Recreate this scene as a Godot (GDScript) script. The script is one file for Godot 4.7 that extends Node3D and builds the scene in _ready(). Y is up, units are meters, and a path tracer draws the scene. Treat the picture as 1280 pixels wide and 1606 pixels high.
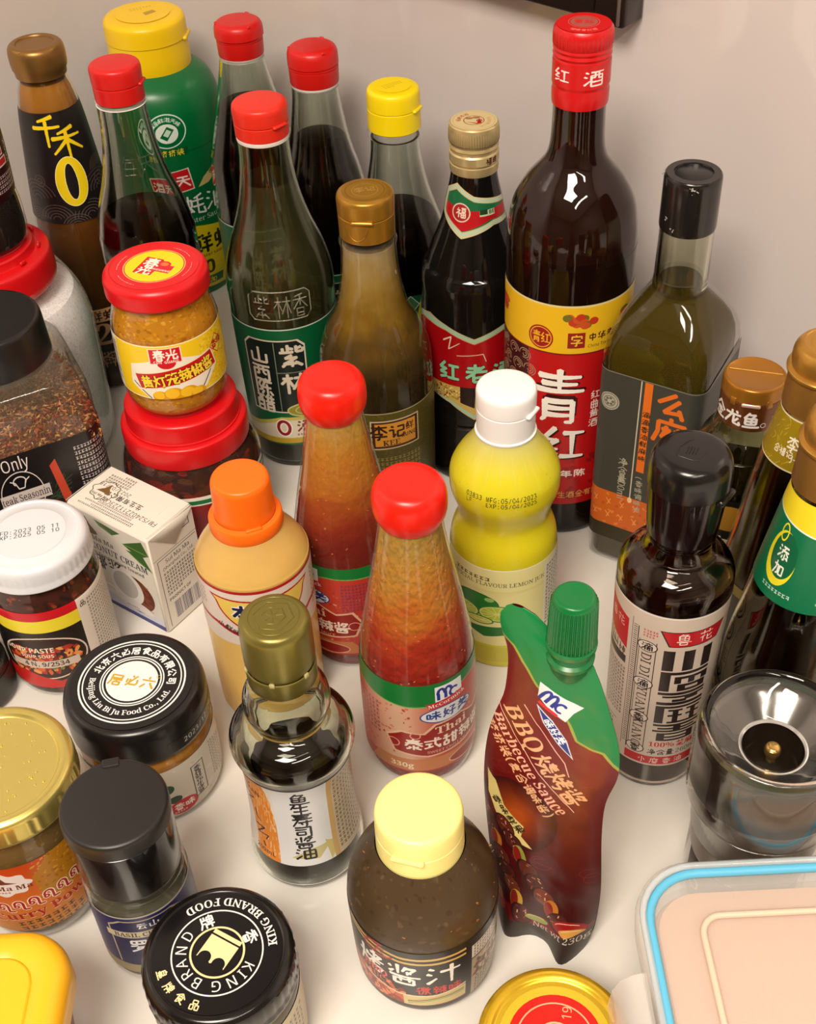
extends Node3D

# ---------------------------------------------------------------- stroke lettering on a 16 x 16 grid: each pair of hex digits is a point, each word a stroke
const HAN := {
	"千": "c143 16f6 838f", "禾": "c143 15f5 828f 861c 86fc", "青": "22e2 34d4 16f6 8086 494e3f 49c9cfaf 4bcb 4dcd",
	"红": "511656 661a6a 1e6c 83f3 b3bd 7dfd", "酒": "1233 0627 0e4a 52f2 555fefe555 828757 b2b8e8 5beb", "曲": "242fdfd424 29d9 606f a0af",
	"黄": "23d3 5056 a0a6 16f6 383dddd838 3ada 868d 5d2f adee", "年": "5115 43d3 37d7 373b 1bfb 838f", "陈": "212f 217146 467a4b 83f3 b078e8 b5bfaf 8b6e dbfe",
	"中": "343adad434 818f", "华": "5115 3338 e277 a1a8e8 1bfb 878f", "老": "23c3 7076 16f6 d21b 686eeeeb da6b", "字": "7082 2622e2e5 47c78a 8a8f6f 1bfb",
	"号": "4246c6c242 18f8 485bcb cbbf8f", "么": "9218 b54dcc badf", "麻": "8082 23f3 23290f 4787 656f 674c 679b a7f7 c5cf c78d c7fc", "子": "32c287 878f5f 18f8",
	"净": "1334 0d49 8055 72b295 56d6db5b 49f9 959f7f", "含": "8106 81f6 57b79a 3b3fcfcb3b", "量": "4044b4b040 42b2 16f6 383cbcb838 3aba 787f 2dcd 1fff",
	"紫": "3235 6065 6293 1595 b1b5f5f3 e2b3 8749b9 b93dcd 8b8f 5c2f acef", "林": "1474 414f 4408 447a 84f4 c1cf c47c c4fc", "山": "818d 262ded e6ed",
	"西": "13f3 262fefe626 636a4a a3a9ca", "醋": "1272 161f6f6616 3238 5258 1b6b 83f4 a1a7 d1d7 87f7 999fefe999 9cec", "添": "1233 0627 0e4a 62e2 56f6 a259 a6fa a9af8f 7b6e ccdd ebfe",
	"加": "15757d5e 41481f 959eeee595", "春": "22d2 34c4 16f6 8066 661b 96fb 595fbfb959 5cbc", "光": "8088 2446 d2b6 18f8 682f a8aefefb", "灯": "41481f 1628 7457 487c 84f4 c4cfaf",
	"笼": "3114 3272 a184 a2f2 18f8 761f 989eeffc d9ac c5d6", "辣": "4042 1373 2536 6556 1777 1b7b 474f 83f3 868aeae686 c1cf ba8e cafe", "椒": "1454 313f 3408 3559 8187 83a3 67b7 878f 695d 9aac b4f4be c5ff",
	"酱": "1223 1735 5057 9175 92d297 95b6 19f9 3b3fcfcb3b 696d a9ad", "香": "b132 14f4 8188 841a 84fa 4a4fbfba4a 4dbd", "天": "23d3 17f7 83871f 88ff",
	"蚝": "1419696414 414d 1e6c 5a7d d183 75e5 79e9 a2aeffeb", "油": "1233 0627 0e4a 646eeee464 a0ae 69e9", "福": "3132 1464640a 474f 587a 81f1 9396e6e393 888fefe888 8beb b8bf",
	"建": "62d2d666 44f4 58d8 5aea 909d 13431747 471e295dfe", "记": "2243 06464e6b 83e3e888 888eeeeb", "李": "12f2 8088 8208 82f8 49b98c 8c8f6f 1cfc", "龙": "15f5 71751f 969effec d8ac b1c3",
	"鱼": "6026 62b286 363cccc636 39c9 868c 1fff", "金": "8017 80f7 57b7 29d9 878f 4b5d bbad 1fff", "小": "818f6f 4529 b5da", "磨": "8082 23f3 23290f 4676 636a c3ca 96f6 4bfb 8b5f 7dcdcf7f7d",
	"芝": "13f3 5055 b0b5 8789 39d93d 2cff", "鲁": "6023 61b183 3339c9c333 36c6 8389 1bfb 4c4fbfbc4c", "花": "13f3 5055 b0b5 6719 484f 979effec e89b",
	"滴": "1233 0627 0e4a 52f2 a0a2 7485 c4b5 565f 56f6fe 79d9 a7ab 8b8ececb8b", "圆": "121fefe212 5456a6a454 585c 58a8ac 8a5d 9cbd", "生": "4117 35d5 808f 3ada 1fff",
	"寿": "22d2 34c4 16f6 801f 5afa b8bfaf 7b8d", "司": "22d2dfaf 25a5 383c9c9838", "泰": "22d2 34c4 16f6 801a 96fa 898f 4b6c 2e5d cb9c adef", "式": "14f4 2878 585d 1e8c a0a9efeb c1d2",
	"甜": "5122 1575 424a 2a2f6f6a2a 84f4 a1af d1df a9d9 afdf", "味": "151c4c4515 64e4 58f8 a1af a85d a8fd", "好": "31297d 1676 651f 82e2b6 b6bf9f 79f9", "美": "4052 b0a2 23d3 35c5 17f7 8388 1bfb 881f 8bff",
	"烧": "31381f 1627 6457 387c 83e2 a1a6f7 e485 79f9 a96f c9ceffec", "烤": "31381f 1627 6457 387c 82d2 a0a6 66f6 e26b 98d8 989beb ebcfaf", "挤": "1464 414e2e 1a68 a0a2 72f2 83e8 d378 8a7f cacf",
	"装": "1223 1635 5056 83f3 b0b6 86e6 8788 19f9 891d 6b6f8e 9aff e9bb", "复": "6025 42e2 4448b8b444 46b6 582c 5bbb bb2f 5cff", "合": "8017 80f7 57b7 3a3fcfca3a",
	"调": "2243 06464e6b 727b5f 72f2ffdf 94d4 b2b7 87e7 999dddd999", "汁": "1233 0627 0e4a 65f5 b1bf", "微": "4115 4709 383f 6165a5a1 8085 57b7 797d5f 79a9aebc d0b6 c4f4 e49f b7ff",
	"罗": "2125d5d121 6165 a1a5 6718 69c9 c91f 5a7c", "勒": "1373 3036 5056 3656 282c6c6828 474f 1d7d 84f4fedf b1b87f", "云": "23d3 17f7 773dbd badf", "北": "515e 1555 0d5b a1aeffeb f5a8",
	"京": "8082 13f3 4549c9c545 898f6f 4b2e bbde", "六": "8083 15f5 5a1f a8ff", "必": "262b 565ddddb c12f 7183 d6eb", "居": "22d2d626 222a0f 48e8 868b 5b5fcfcb5b", "食": "8006 80f6 8284 4f45b5ba5a 48b8 4f7d 7bff",
	"品": "4146b6b141 181f6f6818 989fefe898", "有": "13f3 710a 565f 56c6cfaf 59c9 5ccc", "限": "212f 217146 467a4b 81e1e787 84e4 818fac 98ff f8ca", "公": "6117 91f7 773ddd badf",
	"牌": "212a0f 5155 2575 29696f 8288e8e282 85e5 b0b87b 6bfb c8cf", "皇": "8062 4248b8b242 45b5 2ada 1fff 8a8f 3cdc", "椰": "1454 313f 3408 3559 62b2 727e a2af 76a6 79a9 6ebc c2cf c2f2d6 d6f9da", "浆": "1223 1635 5057 9175 92d297 888f6f 19691f d99b 8bef",
	"海": "1233 0627 0e4a 7155 73f3 756dfd 75e5ddcf 59f9", "果": "2128d8d121 25d5 818f 1afa 8a2f 8aef", "米": "4155 c2a5 17f7 808f 871f 87ff", "大": "14f4 80851f 86ff", "本": "14f4 808f 841c 84fc 5bab", "鲜": "4016 4272 151a6a6515 17 1868 414a 1d7d 8192 e1d2 84f4 97e7 7bfb b4bf",
}

var PX := 6.0
var im: Image
var tf := Transform2D()
var rng := RandomNumberGenerator.new()
var fonts := []
var glyphs := {}
var mats := {}
var used := {}

# ---------------------------------------------------------------- printing on labels (all in millimetres, y down)
func pb(w: float, h: float, bg: Color, px := 6.0) -> void:
	PX = px
	im = Image.create(int(w * px), int(h * px), false, Image.FORMAT_RGBA8)
	im.fill(bg)
	tf = Transform2D()

func pe() -> ImageTexture:
	return ImageTexture.create_from_image(im)

func pl(pts: PackedVector2Array, c: Color) -> void:
	var n := pts.size()
	var q := PackedVector2Array()
	var lo := 1e9
	var hi := -1e9
	for p in pts:
		var t: Vector2 = (tf * p) * PX
		q.append(t)
		lo = minf(lo, t.y)
		hi = maxf(hi, t.y)
	for y in range(maxi(0, int(floor(lo))), mini(im.get_height() - 1, int(ceil(hi))) + 1):
		var yc := y + 0.5
		var xs := []
		var a := q[n - 1]
		for b in q:
			if (a.y <= yc) != (b.y <= yc):
				xs.append(a.x + (yc - a.y) / (b.y - a.y) * (b.x - a.x))
			a = b
		if xs.size() > 2:
			xs.sort()
		elif xs.size() == 2 and xs[0] > xs[1]:
			xs.reverse()
		for k in range(0, xs.size() - 1, 2):
			var x0 := int(round(xs[k]))
			var x1 := int(round(xs[k + 1]))
			if x1 > x0:
				im.fill_rect(Rect2i(x0, y, x1 - x0, 1), c)

func rc(x: float, y: float, w: float, h: float, c: Color) -> void:
	pl(PackedVector2Array([Vector2(x, y), Vector2(x + w, y), Vector2(x + w, y + h), Vector2(x, y + h)]), c)

func el(x: float, y: float, rx: float, ry: float, c: Color, from := 0.0, to := TAU) -> void:
	var p := PackedVector2Array()
	for i in 40:
		var a := from + (to - from) * i / 39.0
		p.append(Vector2(x + cos(a) * rx, y + sin(a) * ry))
	pl(p, c)

func ring(x: float, y: float, rx: float, ry: float, w: float, c: Color, from := 0.0, to := TAU) -> void:
	var p := PackedVector2Array()
	for i in 61:
		var a := from + (to - from) * i / 60.0
		p.append(Vector2(x + cos(a) * rx, y + sin(a) * ry))
	ln(p, w, c)

func ln(p: PackedVector2Array, w: float, c: Color, w1 := -1.0) -> void:
	var n := p.size() - 1
	if w1 < 0:
		w1 = w
	for i in n:
		var d := (p[i + 1] - p[i])
		if d.length() < 1e-5:
			continue
		d = d.normalized()
		var a := lerpf(w, w1, i / float(n)) * 0.5
		var b := lerpf(w, w1, (i + 1) / float(n)) * 0.5
		var s := Vector2(-d.y, d.x)
		var e := d * 0.6
		pl(PackedVector2Array([p[i] + s * a, p[i] - e * a * 0.8, p[i] - s * a, p[i + 1] - s * b, p[i + 1] + e * b, p[i + 1] + s * b]), c)

func pv(a: Array) -> PackedVector2Array:
	var p := PackedVector2Array()
	for i in range(0, a.size(), 2):
		p.append(Vector2(a[i], a[i + 1]))
	return p

func hx(s: String, x: float, y: float, sz: float, c: Color, w := 0.1, thin := -1.0, tall := 1.0) -> void:
	# one character, its top left corner at x, y
	if not HAN.has(s):
		return
	for k in HAN[s].split(" "):
		var p := PackedVector2Array()
		for i in range(0, k.length() - 1, 2):
			p.append(Vector2(x + k.substr(i, 1).hex_to_int() / 15.0 * sz, y + k.substr(i + 1, 1).hex_to_int() / 15.0 * sz * tall))
		ln(p, w * sz, c, -1.0 if thin < 0 else thin * sz)

func hz(s: String, x: float, y: float, sz: float, c: Color, w := 0.1, thin := -1.0, gap := 1.15, tall := 1.0) -> void:
	for i in s.length():
		hx(s[i], x + i * sz * gap, y, sz, c, w, thin, tall)

func hv(s: String, x: float, y: float, sz: float, c: Color, w := 0.1, thin := -1.0, gap := 1.15, tall := 1.0) -> void:
	for i in s.length():
		hx(s[i], x, y + i * sz * gap * tall, sz, c, w, thin, tall)

func glyph(ch: String, f: int) -> Array:
	var key := "%s%d" % [ch, f]
	if not glyphs.has(key):
		var m := TextMesh.new()
		m.font = fonts[f]
		m.font_size = 48
		m.pixel_size = 1.0 / 48.0
		m.depth = 0.0
		m.text = ch
		m.horizontal_alignment = HORIZONTAL_ALIGNMENT_LEFT
		m.curve_step = 3.0
		var tri := PackedVector2Array()
		if ch != " ":
			var arr := m.get_mesh_arrays()
			var v: PackedVector3Array = arr[Mesh.ARRAY_VERTEX]
			var ix = arr[Mesh.ARRAY_INDEX]
			if ix != null and ix.size():
				for i in ix:
					tri.append(Vector2(v[i].x, -v[i].y))
			else:
				for p in v:
					tri.append(Vector2(p.x, -p.y))
		glyphs[key] = [tri, fonts[f].get_string_size(ch, HORIZONTAL_ALIGNMENT_LEFT, -1, 48).x / 48.0]
	return glyphs[key]

func width(s: String, sz: float, f := 0, sq := 1.0) -> float:
	var w := 0.0
	for ch in s:
		w += glyph(ch, f)[1] * sz * sq
	return w

func tx(s: String, x: float, y: float, sz: float, c: Color, f := 0, al := 0.0, sq := 1.0) -> void:
	# a line of Latin letters, y at its middle; al 0 left, 0.5 centred, 1 right; sq squeezes it
	x -= width(s, sz, f, sq) * al
	for ch in s:
		var g := glyph(ch, f)
		var t: PackedVector2Array = g[0]
		for i in range(0, t.size() - 2, 3):
			pl(PackedVector2Array([Vector2(x + t[i].x * sz * sq, y + t[i].y * sz), Vector2(x + t[i + 1].x * sz * sq, y + t[i + 1].y * sz), Vector2(x + t[i + 2].x * sz * sq, y + t[i + 2].y * sz)]), c)
		x += g[1] * sz * sq

func arc_text(s: String, cx: float, cy: float, r: float, mid: float, sz: float, c: Color, f := 0, out := true, spread := 1.0, w := 0.12) -> void:
	# letters along a circle; mid is the angle of the middle in degrees (0 right, 90 down); out: feet towards the centre
	var base := tf
	var ws := []
	var total := 0.0
	for ch in s:
		var a: float = sz * 1.12 if HAN.has(ch) else glyph(ch, f)[1] * sz
		ws.append(a * spread)
		total += a * spread
	var at := -total / 2.0
	for i in s.length():
		var mm: float = at + ws[i] / 2.0
		var th := deg_to_rad(mid) + (mm / r if out else -mm / r)
		tf = base * Transform2D(th + (PI / 2 if out else -PI / 2), Vector2(cx + cos(th) * r, cy + sin(th) * r))
		if HAN.has(s[i]):
			hx(s[i], -sz / 2, -sz / 2, sz, c, w)
		else:
			tx(s[i], 0, 0, sz, c, f, 0.5)
		at += ws[i]
	tf = base

func rows(x: float, y: float, w: float, lines: int, pitch: float, c: Color, fill := 0.95) -> void:
	# lines of print too small to read in the photograph: specks the size of letters
	for k in lines:
		var at := x
		var stop := x + w * (fill if k < lines - 1 else fill * rng.randf_range(0.4, 0.9))
		var s := pitch * 0.62
		while at < stop:
			rc(at, y + k * pitch, s * 0.9, s * 0.22, c)
			rc(at + s * rng.randf_range(0.1, 0.6), y + k * pitch, s * 0.25, s, c)
			rc(at, y + k * pitch + s * rng.randf_range(0.5, 0.8), s * 0.9, s * 0.25, c)
			at += s * 1.25

func bars(x: float, y: float, w: float, h: float, c: Color, across := false) -> void:
	var at := 0.0
	var span := h if across else w
	while at < span:
		var b := rng.randf_range(0.15, 0.7)
		if across:
			rc(x, y + at, w, minf(b, span - at), c)
		else:
			rc(x + at, y, minf(b, span - at), h, c)
		at += b + rng.randf_range(0.2, 0.7)

func specks(n: int, s0: float, s1: float, cols: Array, x0: float, y0: float, w: float, h: float) -> void:
	for i in n:
		var s := rng.randf_range(s0, s1)
		var x := x0 + rng.randf() * w
		var y := y0 + rng.randf() * h
		var t := rng.randf() * PI
		var p := PackedVector2Array()
		for k in 6:
			p.append(Vector2(x, y) + Vector2(cos(k * TAU / 6), sin(k * TAU / 6) * 0.6).rotated(t) * s * rng.randf_range(0.7, 1.2))
		pl(p, cols[i % cols.size()])

# ---------------------------------------------------------------- materials
func rgb(r: int, g: int, b: int) -> Color:
	return Color8(r, g, b)

func mt(c: Color, rough := 0.4, metal := 0.0) -> StandardMaterial3D:
	var key := "%s %.2f %.2f" % [c.to_html(), rough, metal]
	if not mats.has(key):
		var m := StandardMaterial3D.new()
		m.albedo_color = c
		m.roughness = rough
		m.metallic = metal
		mats[key] = m
	return mats[key]

func pane(c: Color, alpha: float, rough := 0.02) -> StandardMaterial3D:
	var key := "pane %s %.2f" % [c.to_html(), alpha]
	if not mats.has(key):
		var m := StandardMaterial3D.new()
		m.albedo_color = Color(c, alpha)
		m.roughness = rough
		m.transparency = BaseMaterial3D.TRANSPARENCY_ALPHA
		mats[key] = m
	return mats[key]

func solid_glass(c: Color, ior_scale := 0.05) -> StandardMaterial3D:
	var key := "solid %s" % c.to_html()
	if not mats.has(key):
		var m := StandardMaterial3D.new()
		m.albedo_color = Color(c, 0.0)
		m.roughness = 0.0
		m.transparency = BaseMaterial3D.TRANSPARENCY_ALPHA
		m.refraction_enabled = true
		m.refraction_scale = ior_scale
		mats[key] = m
	return mats[key]

func printed(t: Texture2D, rough := 0.35, cut := false, metal := 0.0) -> StandardMaterial3D:
	var m := StandardMaterial3D.new()
	m.albedo_texture = t
	m.roughness = rough
	m.metallic = metal
	m.texture_repeat = false
	if cut:
		m.transparency = BaseMaterial3D.TRANSPARENCY_ALPHA_SCISSOR
		m.alpha_scissor_threshold = 0.5
	return m

func noise_tex(freq: float, size := 256, seed := 1, fractal := 4, ramp: Gradient = null) -> NoiseTexture2D:
	var n := FastNoiseLite.new()
	n.seed = seed
	n.frequency = freq
	n.fractal_octaves = fractal
	var t := NoiseTexture2D.new()
	t.width = size
	t.height = size
	t.seamless = true
	t.noise = n
	t.color_ramp = ramp
	return t

# ---------------------------------------------------------------- shapes (millimetres in, metres out)
func mesh_of(v: PackedVector3Array, n: PackedVector3Array, uv: PackedVector2Array, ix: PackedInt32Array) -> ArrayMesh:
	var a := []
	a.resize(Mesh.ARRAY_MAX)
	a[Mesh.ARRAY_VERTEX] = v
	a[Mesh.ARRAY_NORMAL] = n
	a[Mesh.ARRAY_TEX_UV] = uv
	a[Mesh.ARRAY_INDEX] = ix
	var m := ArrayMesh.new()
	m.add_surface_from_arrays(Mesh.PRIMITIVE_TRIANGLES, a)
	return m

func sm(p: Array, n := 5) -> Array:
	# a smooth curve through the [radius, height] points
	var out := []
	for i in p.size() - 1:
		var a: Array = p[maxi(i - 1, 0)]
		var b: Array = p[i]
		var c: Array = p[i + 1]
		var d: Array = p[mini(i + 2, p.size() - 1)]
		for k in n:
			var t := k / float(n)
			out.append([maxf(0.0, cubic_interpolate(b[0], c[0], a[0], d[0], t)), cubic_interpolate(b[1], c[1], a[1], d[1], t)])
	out.append(p[-1])
	return out

func lathe(p: Array, seg := 64, a0 := -180.0, a1 := 180.0, flip := false, ribs := [], v01 := []) -> ArrayMesh:
	# [radius, height] points from bottom to top, outside to the right; ribs: [h0, h1, count, depth as a share]; u runs with the angle, v down
	var rowsn := []   # [r, h, nr, nh]
	var nn := []
	for i in p.size() - 1:
		var d := Vector2(p[i + 1][0] - p[i][0], p[i + 1][1] - p[i][1])
		nn.append(Vector2(d.y, -d.x).normalized())
	for i in p.size():
		if i == 0:
			rowsn.append([p[i][0], p[i][1], nn[0]])
		elif i == p.size() - 1:
			rowsn.append([p[i][0], p[i][1], nn[-1]])
		elif nn[i - 1].dot(nn[i]) > 0.8:
			rowsn.append([p[i][0], p[i][1], (nn[i - 1] + nn[i]).normalized()])
		else:
			rowsn.append([p[i][0], p[i][1], nn[i - 1]])
			rowsn.append([p[i][0], p[i][1], nn[i]])
	var lo := 1e9
	var hi := -1e9
	for r in rowsn:
		lo = minf(lo, r[1])
		hi = maxf(hi, r[1])
	if v01.size():
		lo = v01[0]
		hi = v01[1]
	var v := PackedVector3Array()
	var n := PackedVector3Array()
	var uv := PackedVector2Array()
	var ix := PackedInt32Array()
	for r in rowsn:
		for k in seg + 1:
			var u := k / float(seg)
			var a := deg_to_rad(lerpf(a0, a1, u))
			var er := Vector3(sin(a), 0, cos(a))
			var et := Vector3(cos(a), 0, -sin(a))
			var rad: float = r[0]
			var nv: Vector3 = er * r[2].x + Vector3(0, r[2].y, 0)
			if ribs.size() and r[1] >= ribs[0] and r[1] <= ribs[1]:
				rad *= 1.0 + ribs[3] * cos(ribs[2] * a)
				nv += et * r[2].x * ribs[3] * ribs[2] * sin(ribs[2] * a)
			v.append(er * rad * 0.001 + Vector3(0, r[1] * 0.001, 0))
			n.append(nv.normalized() * (-1.0 if flip else 1.0))
			uv.append(Vector2(u, 1.0 - (r[1] - lo) / maxf(hi - lo, 1e-6)))
	for j in rowsn.size() - 1:
		if rowsn[j][0] == rowsn[j + 1][0] and rowsn[j][1] == rowsn[j + 1][1]:
			continue
		for k in seg:
			var a := j * (seg + 1) + k
			var b := a + 1
			var c := a + seg + 1
			var d := c + 1
			ix.append_array(PackedInt32Array([a, b, c, b, d, c] if flip else [a, c, b, b, c, d]))
	return mesh_of(v, n, uv, ix)

func r_at(p: Array, h: float) -> float:
	for i in range(p.size() - 1):
		if p[i][1] <= h and h <= p[i + 1][1] and p[i + 1][1] > p[i][1]:
			return lerpf(p[i][0], p[i + 1][0], (h - p[i][1]) / (p[i + 1][1] - p[i][1]))
	return p[-1][0]

func cut(p: Array, h0: float, h1: float, off := 0.0) -> Array:
	var out := [[r_at(p, h0) + off, h0]]
	for q in p:
		if q[1] > h0 + 0.05 and q[1] < h1 - 0.05:
			out.append([q[0] + off, q[1]])
	out.append([r_at(p, h1) + off, h1])
	return out

func filled(p: Array, top: float, wall := 1.3, floor_h := 3.0) -> Array:
	# what fills a vessel up to a height
	var out := [[0.0, floor_h]]
	for q in cut(p, floor_h, top, -wall):
		out.append([maxf(0.1, q[0]), q[1]])
	var r: float = out[-1][0]
	out.append([r - 0.4, top + 0.25])
	out.append([0.0, top + 0.25])
	return out

func disc(r: float, h: float, turn := 0.0, seg := 48) -> ArrayMesh:
	var v := PackedVector3Array([Vector3(0, h * 0.001, 0)])
	var n := PackedVector3Array([Vector3.UP])
	var uv := PackedVector2Array([Vector2(0.5, 0.5)])
	var ix := PackedInt32Array()
	for k in seg + 1:
		var a := TAU * k / seg
		v.append(Vector3(sin(a) * r * 0.001, h * 0.001, cos(a) * r * 0.001))
		n.append(Vector3.UP)
		uv.append(Vector2(0.5, 0.5) + Vector2(sin(a), cos(a)).rotated(deg_to_rad(turn)) * 0.5)
		if k:
			ix.append_array(PackedInt32Array([0, k + 1, k]))
	return mesh_of(v, n, uv, ix)

func loft(sec: Array, ends := true, corner := 6) -> ArrayMesh:
	# rounded rectangles [height, half width, half depth, corner radius] stacked upward
	var per := 4 * (corner + 1)
	var pts := []
	for s in sec:
		var c: float = minf(s[3], minf(s[1], s[2]) - 0.001)
		var ringp := []
		for q in 4:
			var cx: float = (s[1] - c) * (1 if q == 0 or q == 3 else -1)
			var cz: float = (s[2] - c) * (1 if q < 2 else -1)
			for k in corner + 1:
				var a := (q + k / float(corner)) * PI / 2
				ringp.append(Vector3(cx + cos(a) * c, s[0], cz + sin(a) * c))
		pts.append(ringp)
	var st := SurfaceTool.new()
	st.begin(Mesh.PRIMITIVE_TRIANGLES)
	var lo: float = sec[0][0]
	var hi: float = sec[-1][0]
	for j in sec.size() - 1:
		for k in per:
			var k2 := (k + 1) % per
			var quad := [pts[j][k], pts[j + 1][k], pts[j + 1][k2], pts[j][k2]]
			var us := [k / float(per), k / float(per), (k + 1) / float(per), (k + 1) / float(per)]
			for t in [0, 2, 1, 0, 3, 2]:
				st.set_smooth_group(0)
				st.set_uv(Vector2(us[t], 1.0 - (quad[t].y - lo) / maxf(hi - lo, 0.001)))
				st.add_vertex(quad[t] * 0.001)
	if ends:
		for e in 2:
			var rp: Array = pts[0] if e == 0 else pts[-1]
			var mid := Vector3(0, rp[0].y, 0)
			for k in per:
				var tri := [mid, rp[k], rp[(k + 1) % per]] if e == 0 else [mid, rp[(k + 1) % per], rp[k]]
				for q in tri:
					st.set_smooth_group(e + 1)
					st.set_uv(Vector2(0.5, 0.5))
					st.add_vertex(q * 0.001)
	st.index()
	st.generate_normals()
	return st.commit()

func tube(pts: Array, r: float, seg := 6, closed := false) -> ArrayMesh:
	var st := SurfaceTool.new()
	st.begin(Mesh.PRIMITIVE_TRIANGLES)
	add_tube(st, pts, r, seg, closed)
	st.index()
	st.generate_normals()
	return st.commit()

func add_tube(st: SurfaceTool, pts: Array, r: float, seg := 6, closed := false) -> void:
	var n := pts.size()
	var rings := []
	for i in n:
		var d: Vector3 = (pts[(i + 1) % n] if closed or i < n - 1 else pts[i]) - (pts[(i - 1 + n) % n] if closed or i > 0 else pts[i])
		d = d.normalized()
		var s := d.cross(Vector3.UP if absf(d.y) < 0.9 else Vector3.RIGHT).normalized()
		var t := s.cross(d)
		var q := []
		for k in seg:
			var a := TAU * k / seg
			q.append((pts[i] + (s * cos(a) + t * sin(a)) * r) * 0.001)
		rings.append(q)
	for i in (n if closed else n - 1):
		var a: Array = rings[i]
		var b: Array = rings[(i + 1) % n]
		for k in seg:
			var k2 := (k + 1) % seg
			for q in [a[k], a[k2], b[k], a[k2], b[k2], b[k]]:
				st.set_smooth_group(0)
				st.add_vertex(q)
	if not closed:
		for e in [[rings[0], false], [rings[-1], true]]:
			for k in range(1, seg - 1):
				for q in ([e[0][0], e[0][k + 1], e[0][k]] if not e[1] else [e[0][0], e[0][k], e[0][k + 1]]):
					st.set_smooth_group(1)
					st.add_vertex(q)

func slab(w: float, h: float, d: float, bev := 0.6) -> ArrayMesh:
	# a box with softened edges, standing on its base
	return loft([[0, w / 2 - bev, d / 2 - bev, bev], [bev, w / 2, d / 2, bev * 1.4], [h - bev, w / 2, d / 2, bev * 1.4], [h, w / 2 - bev, d / 2 - bev, bev]], true, 3)

func emboss(p: Array, strokes: Array, r: float) -> ArrayMesh:
	# raised lines on a bottle: strokes of [angle in degrees, height] points
	var st := SurfaceTool.new()
	st.begin(Mesh.PRIMITIVE_TRIANGLES)
	for s in strokes:
		var q := []
		for i in s.size() - 1:
			var steps := maxi(1, int(absf(s[i + 1][0] - s[i][0]) / 6.0))
			for k in steps + (1 if i == s.size() - 2 else 0):
				var t := k / float(steps)
				var a := deg_to_rad(lerpf(s[i][0], s[i + 1][0], t))
				var h := lerpf(s[i][1], s[i + 1][1], t)
				var rad := r_at(p, h) + r * 0.3
				q.append(Vector3(sin(a) * rad, h, cos(a) * rad))
		add_tube(st, q, r, 5)
	st.index()
	st.generate_normals()
	return st.commit()

func han_strokes(s: String, a0: float, h1: float, size_deg: float, size_h: float) -> Array:
	var out := []
	for k in HAN[s].split(" "):
		var q := []
		for i in range(0, k.length() - 1, 2):
			q.append([a0 + k.substr(i, 1).hex_to_int() / 15.0 * size_deg, h1 - k.substr(i + 1, 1).hex_to_int() / 15.0 * size_h])
		out.append(q)
	return out

# ---------------------------------------------------------------- objects
func th(called: String, label: String, category: String, x: float, z: float, y := 0.0, group := "", turn := 0.0) -> Node3D:
	# a thing standing at x, z with its own +z towards the viewer's side of the counter
	var o := Node3D.new()
	used[called] = used.get(called, -1) + 1
	o.name = called if used[called] == 0 else "%s_%03d" % [called, used[called]]
	add_child(o, true)
	o.position = Vector3(x, y, z)
	o.rotation.y = atan2(-x, -z) + deg_to_rad(turn)
	o.set_meta("label", label)
	o.set_meta("category", category)
	if group:
		o.set_meta("group", group)
	return o

const FILLS := ["soy_sauce", "dark_sauce", "sauce", "vinegar", "red_wine", "neck_glass", "chili_sauce", "chili_paste", "soup_paste", "bean_paste", "barbecue_sauce", "sesame_oil", "pepper_oil", "oil_in_neck", "oil", "sauce_film", "spice_fill", "peppercorns"]

func pt(parent: Node3D, called: String, m: Mesh, mat: Material, label := "") -> MeshInstance3D:
	var o := MeshInstance3D.new()
	o.name = called
	o.mesh = m
	if FILLS.has(called):   # wet against the glass: hardly any reflection between the two
		mat = mat.duplicate()
		mat.metallic_specular = 0.1
	o.material_override = mat
	parent.add_child(o, true)
	if label:
		o.set_meta("label", label)
	return o

func lab(parent: Node3D, called: String, p: Array, h0: float, h1: float, a0: float, a1: float, mat: Material, off := 0.25, label := "") -> MeshInstance3D:
	return pt(parent, called, lathe(cut(p, h0, h1, off), maxi(12, int((a1 - a0) / 5.0)), a0, a1), mat, label)

func at_side(o: Node3D, angle: float, r: float, h: float) -> void:
	# puts a part on the flank of a round thing
	var a := deg_to_rad(angle)
	o.position = Vector3(sin(a) * r, h, cos(a) * r) * 0.001
	o.rotation.y = a

func flip_cap(t: Node3D, r0: float, r1: float, h0: float, seam: float, h1: float, m: Material, tab := 60.0, dome := 1.0, tab_w := 11.0) -> MeshInstance3D:
	# a hinged pouring cap: ring, lid above the seam, a tab to lift it by
	var rs := lerpf(r0, r1, (seam - h0) / (h1 - h0))
	var c := pt(t, "cap", lathe([[r0 - 2.5, h0], [r0 - 0.4, h0], [r0, h0 + 0.5], [rs, seam - 0.6], [rs - 0.8, seam]]), m)
	var l := pt(c, "flip_lid", lathe([[rs - 1.0, seam], [rs + 0.05, seam + 0.5]] + sm([[r1 + 0.1, h1 - 4.0], [r1 - 0.5, h1 - 1.4], [r1 - 2.4, h1 - 0.2], [r1 - 5.0, h1], [r1 * 0.4, h1 + dome * 0.3], [0.0, h1 + dome * 0.4]], 3)), m)
	var k := pt(c, "thumb_tab", slab(tab_w, 2.2, 3.0, 0.7), m)
	at_side(k, tab, rs - 0.2, seam - 1.0)
	return c

func base(r: float, bev := 3.0) -> Array:
	return [[0.0, 0.5], [r * 0.6, 0.5], [r - bev, 0.0], [r - bev * 0.3, bev * 0.25], [r, bev]]

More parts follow.
